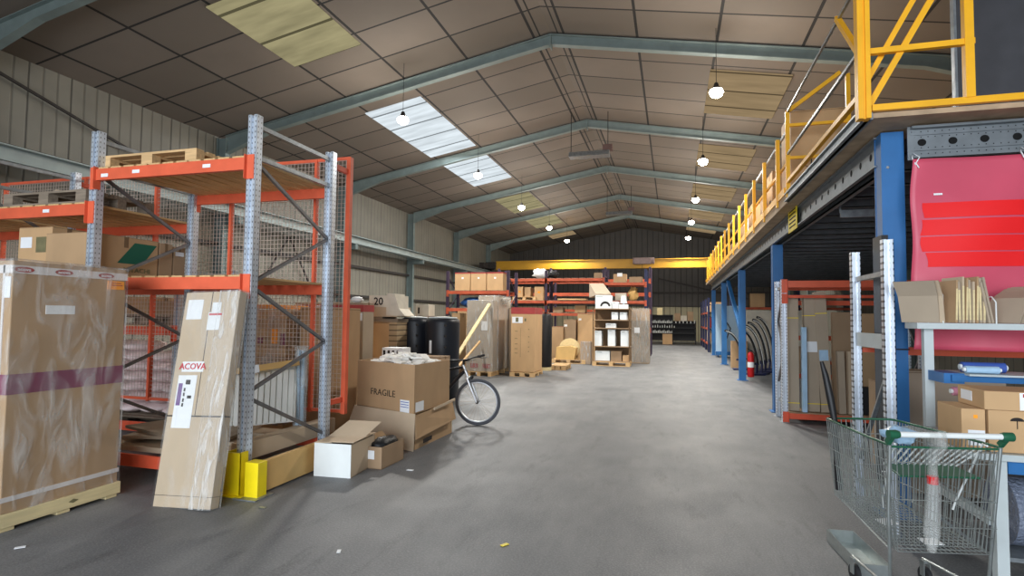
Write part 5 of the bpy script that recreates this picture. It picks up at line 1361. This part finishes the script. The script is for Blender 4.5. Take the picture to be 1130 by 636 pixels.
# far blue racks beyond the mezzanine end
t = T('pallet_rack', 'dark blue rack row at the far right end beyond the mezzanine', 'shelving', (2.4, 33, 0))
for y in (29.5, 32.0, 34.5, 37.0):
    for x in (1.72, 2.75): upright(t, x, y, 2.7, 'dkblue', foot=False)
    mb = MB()
    for a, b in ((2.4, 1.8), (1.8, 1.2), (1.2, .6)): mb.bar((1.72, y, a), (2.75, y, b), .03, .03)
    mb.build('frame_brace', 'dkblue', t)
for y in (29.5, 32.0, 34.5):
    for z in (2.0, 1.2, .45):
        mb = MB(); mb.box(1.69, y + .05, z - .1, 1.74, y + 2.45, z); mb.build('load_beam', 'dkorange', t)
        mb = MB(); mb.box(1.74, y + .05, z - .03, 2.73, y + 2.45, z - .005); mb.build('deck_boards', 'oldwood', t)
for i, (y, z, h, m) in enumerate(((30.3, .45, .5, 'card3'), (30.8, 1.2, .55, 'tapered'), (30.4, 2.0, .5, 'card2'), (33.0, .45, .6, 'stone'), (33.2, 1.2, .5, 'card'), (33.0, 2.0, .4, 'stone'), (35.6, 1.2, .5, 'card2'), (35.6, 2.0, .4, 'card3'))):
    carton(('brown', 'red', 'tan', 'pale', 'brown', 'pale', 'tan', 'dull brown')[i] + ' carton on the ' + {.45: 'lowest', 1.2: 'middle', 2.0: 'top'}[z] + ' level of the dark blue rack, ' + ('near bay' if y < 32 else ('centre bay' if y < 34 else 'far bay')), 2.2, y, .7, .9, z, h, m)
carton('grey box on the floor before the dark blue rack', 2.15, 28.6, .7, .6, 0, .55, 'greywhite', tape=None)

# ================================================================== packing table
t = T('packing_table', 'white steel packing table with upper shelf and blue rails at right', 'table', (2.6, 4.4, 0))
mb = MB(); mb.box(1.78, 4.82, 0, 1.84, 4.87, 1.57); mb.build('rear_leg', 'greywhite', t)
mb = MB(); mb.box(1.81, 3.98, 0, 1.87, 4.04, .82); mb.build('front_leg', 'greywhite', t)
mb = MB(); mb.box(3.4, 4.82, 0, 3.46, 4.87, 1.57); mb.build('rear_leg', 'greywhite', t)
mb = MB(); mb.box(3.4, 3.98, 0, 3.46, 4.04, .82); mb.build('front_leg', 'greywhite', t)
mb = MB(); mb.box(1.80, 4.05, .42, 1.84, 4.82, .47); mb.build('side_rail', 'greywhite', t)
mb = MB(); mb.box(3.42, 4.05, .42, 3.46, 4.82, .47); mb.build('side_rail', 'greywhite', t)
mb = MB(); mb.box(1.64, 3.94, .82, 3.5, 4.8, .86); mb.build('worktop', 'greywhite', t, bevel=.004)
mb = MB(); mb.box(1.88, 3.99, .74, 3.4, 4.01, .815); mb.build('front_rail', 'blue', t)
mb = MB(); mb.box(1.71, 4.74, 1.57, 3.52, 4.97, 1.615)
mb.build('top_shelf', 'greywhite', t, bevel=.003)
mb = MB(); mb.box(1.84, 4.55, 1.215, 3.42, 4.57, 1.26); mb.box(1.80, 4.57, 1.20, 1.92, 4.82, 1.27); mb.build('middle_rail', 'blue', t)
mb = MB(); mb.box(1.92, 4.5, 1.26, 3.42, 4.85, 1.272); mb.build('middle_shelf', 'greywhite', t)
mb = MB(); mb.box(1.85, 4.1, .2, 3.4, 4.8, .225); mb.build('lower_shelf', 'galvp', t)
def hoop(x, z0, w, h, lb):
    mb = MB(); mb.path([(x, 4.76, z0), (x, 4.76, z0 + h * .8), (x - .01, 4.79, z0 + h), (x - w * .3, 4.9, z0 + h), (x - w * .3, 4.93, z0)], .005, 6); return mb
for x, h in ((1.88, .25), (2.2, .19), (2.42, .2)):
    hoop(x, 1.615, .1, h, '').build('divider', 'white', t)
# cardboard blanks on the shelf
rnd = random.Random(2)
xs = [1.76, 1.80] + [1.93 + .021 * i for i in range(9)] + [2.13, 2.15] + [2.26, 2.30, 2.34]
for i, x in enumerate(xs):
    ry = (-.32, -.22)[i] if i < 2 else (.02 * (i % 3) if i < 11 else (-.18 if i < 13 else .42 - .1 * (i - 13)))
    t = T('cardboard_blank', 'folded cardboard blank on the upper shelf of the packing table, ' + ('left end' if i < 2 else ('tight middle row' if i < 11 else ('behind the divider' if i < 13 else 'right bent group'))), 'cardboard', (x, 4.85, 1.618), 0, 'folded cardboard blanks, ' + ('left end' if i < 2 else ('middle row' if i < 11 else ('behind divider' if i < 13 else 'right group'))))
    t.rotation_euler = (0, ry, (.9, .75)[i] if i < 2 else (.22 if i < 13 else .5))
    z1 = .33 - .012 * (i % 4)
    mb = MB()
    if i < 2 or i >= 13:
        mb.add([(-.004, -.13, 0), (.004, -.13, 0), (.004, .11, 0), (-.004, .11, 0), (-.004, -.14, z1 * .62), (.004, -.14, z1 * .62), (.004, .11, z1 * .62), (-.004, .11, z1 * .62)], [(0, 3, 2, 1), (0, 1, 5, 4), (1, 2, 6, 5), (2, 3, 7, 6), (3, 0, 4, 7)])
        k = -.05 if i < 2 else .09
        mb.add([(-.004, -.14, z1 * .62), (.004, -.14, z1 * .62), (.004, .11, z1 * .62), (-.004, .11, z1 * .62), (-.004 + k, -.15, z1), (.004 + k, -.15, z1), (.004 + k, .11, z1), (-.004 + k, .11, z1)], [(4, 5, 6, 7), (0, 1, 5, 4), (1, 2, 6, 5), (2, 3, 7, 6), (3, 0, 4, 7)])
    else: mb.box(-.007, -.11, 0, .007, .1, z1)
    mb.build('sheet', ('cardgrey', 'cardlite', 'card')[i % 3] if i < 11 else 'cardgrey', t, world=False)
    mb = MB()
    if 2 <= i < 11: mb.box(-.0065, -.1115, .02, .0065, -.109, z1 * .8); mb.build('folded_edge', 'palewood', t, world=False)
# boxes on the table
t = carton('brown carton with umbrella and heart marks on the packing table', 2.10, 4.17, .62, .36, .862, .245, 'card2', rz=0, tape=None)
mb = MB(); n = 10
mb.add([(-.17 + .035 * math.cos(PI * i / n), -.183, .185 + .022 * math.sin(PI * i / n)) for i in range(n + 1)], [tuple(range(n + 1))])
mb.box(-.172, -.183, .14, -.168, -.1805, .19)
mb.add([(-.095 + .02 * math.cos(PI + PI * i / n), -.183, .18 + .028 * math.sin(PI + PI * i / n)) for i in range(n + 1)] + [(-.08, -.183, .195), (-.095, -.183, .188), (-.11, -.183, .195)], [tuple(range(n + 4))])
mb.build('printed_mark', 'ink', t, world=False)
t = carton('brown carton with shipping label at left of the packing table', 1.72, 4.16, .12, .32, .862, .245, 'card2', tape=None)
mb = MB(); mb.box(-.03, -.163, .03, .055, -.1605, .12); mb.build('label', 'paper', t, world=False)
mb = MB(); mb.box(.0, -.163, .19, .02, -.1605, .21); mb.build('stamp', 'orangel', t, world=False)
t = carton('flat brown carton with white and red label on top of the umbrella carton', 2.06, 4.14, .58, .34, 1.109, .11, 'card2', rz=-.02, tape=None)
mb = MB(); mb.box(-.12, -.173, .005, -.04, -.1705, .105); mb.box(-.293, -.02, .03, -.2905, .12, .09); mb.build('label', 'paper', t, world=False)
mb = MB(); mb.box(-.105, -.175, .08, -.06, -.173, .10); mb.build('logo', 'tapered', t, world=False)
def roll(label, x0, x1, y, z, r, m, core='white'):
    t = T('film_roll', label, 'roll', (x0, y, z - r))
    mb = MB(); mb.path([(x0, y, z), (x1, y, z)], r, 18); mb.build('roll', m, t)
    mb = MB(); mb.path([(x0 - .015, y, z), (x1 + .015, y, z)], r * .55, 14); mb.build('core', core, t)
roll('blue and white film roll lying on the middle shelf of the packing table', 1.95, 2.2, 4.68, 1.309, .035, 'bluel')
roll('white film roll lying in front of the blue roll on the middle shelf', 1.93, 2.12, 4.58, 1.299, .025, 'bluebag')
roll('pink film roll lying on the worktop behind the cartons of the packing table', 1.86, 2.02, 4.6, 1.145, .03, M('pink_film', (214, 140, 160), .4))
carton('grey-brown carton against the back of the packing table', 2.0, 4.7, .28, .14, .862, .28, 'card3', tape=None) if False else None
t = T('bubble_wrap_roll', 'thick roll of grey bubble wrap on the lower shelf of the packing table', 'roll', (2.5, 4.4, .225))
mb = MB(); mb.path([(2.0, 4.35, .44), (3.2, 4.35, .44)], .21, 22); mb.build('roll', M('bubble_wrap', (120, 128, 146), .3, bump=1.0, bs=45), t)
mb = MB(); mb.path([(1.97, 4.35, .44), (3.23, 4.35, .44)], .05, 12); mb.build('core', 'card3', t)

# ================================================================== shopping trolley
CR = .22
t = T('shopping_trolley', 'wire shopping trolley with dark green rim and white handle at right foreground', 'trolley', (1.40, 3.58, 0), CR)
def lp3(y, side, z):           # side wall of the basket: width tapers to nose and to bottom
    u = y / .82; v = (z - .40) / .55
    w = (.285 - .065 * u) * (.84 + .16 * v)
    return (side * w, y, z)
ZB = lambda y: .38 + .07 * (y / .78)
wr = .0027
mb = MB()
for side in (-1, 1):
    n = 30
    for i in range(n + 1):
        y = .0 + .8 * i / n; a = Vector(lp3(y, side, .95)); b = Vector(lp3(y * .93 + .02, side, ZB(y))); mb.bar(a, b, wr * 1.6, wr * 1.6)
    for z in (.86, .76, .66, .56, .47):
        mb.path([lp3(0, side, z), lp3(.4, side, z), lp3(.8 - (.95 - z) * .12, side, z)], wr, 5)
mb.build('side_wires', 'wire', t, world=False)
mb = MB(); n = 14
for i in range(n + 1):
    k = -1 + 2 * i / n; a = Vector(lp3(.8, 1, .95)); b = Vector(lp3(.76, 1, .45)); mb.bar((a.x * k, a.y, .95), (b.x * k, b.y, .45), wr * 1.6, wr * 1.6)
for z in (.86, .76, .66, .56): a = lp3(.8 - (.95 - z) * .1, 1, z); mb.bar((-a[0], a[1], z), (a[0], a[1], z), wr * 1.6, wr * 1.6)
mb.build('nose_wires', 'wire', t, world=False)
mb = MB()
for i in range(19):
    k = -1 + 2 * i / 18; mb.bar((.235 * k, .02, .38), (.175 * k, .76, .45), wr * 1.6, wr * 1.6)
for i in range(20):
    y = .02 + .74 * i / 19; w = .235 - .06 * (y / .76); mb.bar((-w, y, ZB(y)), (w, y, ZB(y)), wr * 1.6, wr * 1.6)
mb.build('floor_wires', 'wire', t, world=False)
mb = MB(); n = 18
for i in range(n + 1):
    k = -1 + 2 * i / n; mb.bar((.275 * k, .0, .93), (.225 * k, .06, .40), .0034, .0034)
for z in (.86, .66, .52): mb.bar((-.27, .01, z), (.27, .01, z), .0044, .0044)
mb.build('rear_gate', 'wire', t, world=False)
mb = MB(); n = 12
for i in range(n + 1):
    k = -1 + 2 * i / n; mb.bar((.23 * k, .03, .94), (.2 * k, .20, .80), .006, .006)
mb.path([(-.24, .02, .955), (-.24, .05, .96), (-.20, .21, .60), (-.19, .22, .55)], .006, 6); mb.path([(.24, .02, .955), (.24, .05, .96), (.20, .21, .60), (.19, .22, .55)], .006, 6)
mb.bar((-.21, .2, .76), (.21, .2, .76), .006, .006)
mb.build('child_seat_wires', 'white', t, world=False)
mb = MB(); mb.hexa([(-.21, .03, .775), (.21, .03, .775), (.19, .21, .795), (-.19, .21, .795)], [(-.21, .03, .785), (.21, .03, .785), (.19, .21, .805), (-.19, .21, .805)]); mb.build('child_seat', 'green', t, world=False, bevel=.003)
mb = MB(); rim = [(-.285, -.01, .955), (-.28, .2, .955), (-.24, .6, .955), (-.222, .79, .955), (-.2, .815, .955), (.2, .815, .955), (.222, .79, .955), (.24, .6, .955), (.28, .2, .955), (.285, -.01, .955)]
mb.path(rim, .0075, 8); mb.path([(-.285, -.005, .945), (.285, -.005, .945)], .006, 8); mb.build('rim', 'green', t, world=False)
mb = MB(); mb.tube((-.27, -.05, 1.02), (.27, -.05, 1.02), .0155, 16); mb.build('handle', 'white', t, world=False)
for s in (-1, 1):
    mb = MB(); mb.path([(s * .26, -.05, 1.02), (s * .275, -.05, 1.02), (s * .315, -.05, 1.02)], [.019, .024, .024], 16); mb.bar((s * .29, -.05, 1.02), (s * .29, .0, .965), .02, .03); mb.build('handle_end', 'green', t, world=False)
    mb = MB(); mb.path([(s * .285, -.01, .955), (s * .275, .03, .6), (s * .255, .06, .2), (s * .25, .1, .16), (s * .21, .52, .15)], .009, 8); mb.path([(s * .25, .08, .38), (s * .18, .7, .44)], .006, 6); mb.build('chassis_tube', 'wire', t, world=False)
    for y in (.12, .50):
        x = s * (.25 if y < .4 else .21)
        mb = MB(); mb.path([(x - .012, y, .055), (x + .012, y, .055)], .055, 18); w_ = mb.build('wheel', 'rubber', t, world=False)
        mb = MB(); mb.box(x - .02, y - .02, .055, x - .015, y + .02, .14); mb.box(x + .015, y - .02, .055, x + .02, y + .02, .14); mb.box(x - .02, y - .02, .135, x + .02, y + .02, .15); mb.build('caster_fork', 'wire', w_, world=False)
# things in and on the trolley
def w2(x, y, z): c, s = math.cos(CR), math.sin(CR); return (1.40 + x * c - y * s, 3.58 + x * s + y * c, z)
t = T('clear_plastic_sleeve', 'long clear plastic sleeve with red tie hanging from the trolley handle', 'plastic', w2(-.08, .0, .9))
mb = MB(); mb.path([w2(-.08, -.08, 1.05), w2(-.08, -.085, .98), w2(-.08, -.03, .86), w2(-.075, -.03, .7), w2(-.085, -.02, .5), w2(-.08, -.01, .40)], [.035, .04, .022, .035, .04, .02], 9); mb.build('sleeve', 'wrapl', t)
mb = MB(); mb.path([w2(-.08, -.03, .80), w2(-.08, -.03, .76)], .026, 10); mb.build('tie', 'red', t)
mb = MB(); mb.blob((0, 0, .045), (.09, .06, .045), 61, amp=.3); o = mb.build('crumpled_bag', 'bluebag'); o.location = w2(-.03, -.06, 1.035); o.location = w2(-.16, .12, .955); tag(o, 'pale blue crumpled bag lying on top of the trolley child seat', 'bag')
o.location = w2(-.16, .1, .945)
mb = MB(); m = Matrix.Translation(w2(-.1, .35, .425)) @ Matrix.Rotation(.5, 4, 'Z') @ Matrix.Rotation(.1, 4, 'X'); mb.box(-.05, -.04, 0, .05, .04, .004, mat=m); tag(mb.build('paper_sheet', 'paper'), 'crumpled white paper on the trolley floor, far one', 'paper')
mb = MB(); m = Matrix.Translation(w2(.0, .12, .402)) @ Matrix.Rotation(.2, 4, 'Z') @ Matrix.Rotation(.1, 4, 'X'); mb.box(-.05, -.035, 0, .05, .035, .004, mat=m); tag(mb.build('paper_sheet', 'paper'), 'crumpled white paper on the trolley floor, near one', 'paper')
mb = MB(); mb.path([w2(-.19, .72, .5), w2(-.2, .74, .95), w2(-.215, .76, 1.1), w2(-.235, .78, 1.25), w2(-.25, .80, 1.34)], [.018, .02, .024, .02, .012], 8)
tag(mb.build('black_strip', 'black'), 'black curved plastic strip standing up at the nose of the trolley', 'strip')
carton('red and brown carton visible through the trolley side', 1.72, 5.0 - .45, .12, .2, 0, .3, 'card3') if False else None
# metal channel tray on the floor
t = T('metal_tray', 'shallow metal tray lying on the floor under the trolley nose', 'tray', (1.2, 4.4, 0), .08)
mb = MB(); mb.box(-.09, -.3, 0, .09, .3, .004); mb.box(-.09, -.3, 0, -.086, .3, .09); mb.box(.086, -.3, 0, .09, .3, .09); mb.box(-.09, .296, 0, .09, .3, .09); mb.box(-.09, -.3, 0, .09, -.296, .09); mb.build('tray', 'wire', t, world=False)
# litter on the floor
for i, (x, y, s, m, lb) in enumerate(((-2.65, 5.45, .035, 'paper', 'tiny scrap of white paper on the floor right of the small brown carton'),
        (-1.15, 3.9, .03, 'guardy', 'tiny yellow scrap on the floor in the near middle'), (-2.2, 3.45, .025, 'paper', 'tiny white scrap on the floor in the near left'),
        (-3.3, 4.02, .03, 'wire', 'tiny silvery scrap beside the yellow guard end cap'), (-4.3, 2.85, .03, 'paper', 'tiny white scrap before the tall wrapped carton'))):
    mb = MB(); m_ = Matrix.Translation((x, y, .003)) @ Matrix.Rotation(i, 4, 'Z'); mb.box(-s, -s * .5, 0, s, s * .5, .004, mat=m_); tag(mb.build('scrap', m), lb, 'litter')
# ================================================================== light
def area(name, loc, rot, sx, sy, power, col=(1, 1, 1)):
    l = bpy.data.lights.new(name, 'AREA'); l.shape = 'RECTANGLE'; l.size = sx; l.size_y = sy; l.energy = power; l.color = col
    o = bpy.data.objects.new(name, l); COL.objects.link(o); o.location = loc; o.rotation_euler = rot; return o
# daylight through the loading door behind the camera
area('door_daylight', (-1.8, YB + .1, 2.9), (math.radians(90), 0, 0), 10.5, 4.6, 880, (.86, .93, 1))
# daylight that the roof lights send down
for (x0, x1, y0, y1, m) in sk:
    if m == 'sky_b':
        area('roof_daylight', ((x0 + x1) / 2, (y0 + y1) / 2, roof_z((x0 + x1) / 2) - .1), (0, 0, 0), x1 - x0, y1 - y0, 220, (.9, .96, 1))
for i, (x, y, z) in enumerate(lp):
    l = bpy.data.lights.new('bay_light', 'SPOT'); l.energy = 560; l.shadow_soft_size = .15; l.color = (1, .96, .88); l.spot_size = math.radians(150); l.spot_blend = .5
    o = bpy.data.objects.new('bay_light', l); COL.objects.link(o); o.location = (x, y, z - .03)
for i, (x, y, z) in enumerate(lp):
    l = bpy.data.lights.new('bay_glow', 'POINT'); l.energy = 110; l.shadow_soft_size = .25; l.color = (1, .95, .88)
    o = bpy.data.objects.new('bay_glow', l); COL.objects.link(o); o.location = (x, y, z - .35)
w = bpy.data.worlds.new('sky'); S.world = w; w.use_nodes = True
w.node_tree.nodes['Background'].inputs[0].default_value = (.75, .85, 1, 1); w.node_tree.nodes['Background'].inputs[1].default_value = 1.2
S.view_settings.view_transform = 'Standard'; S.view_settings.look = 'None'; S.view_settings.gamma = 1; S.view_settings.use_curve_mapping = False
S.view_settings.exposure = 0.6
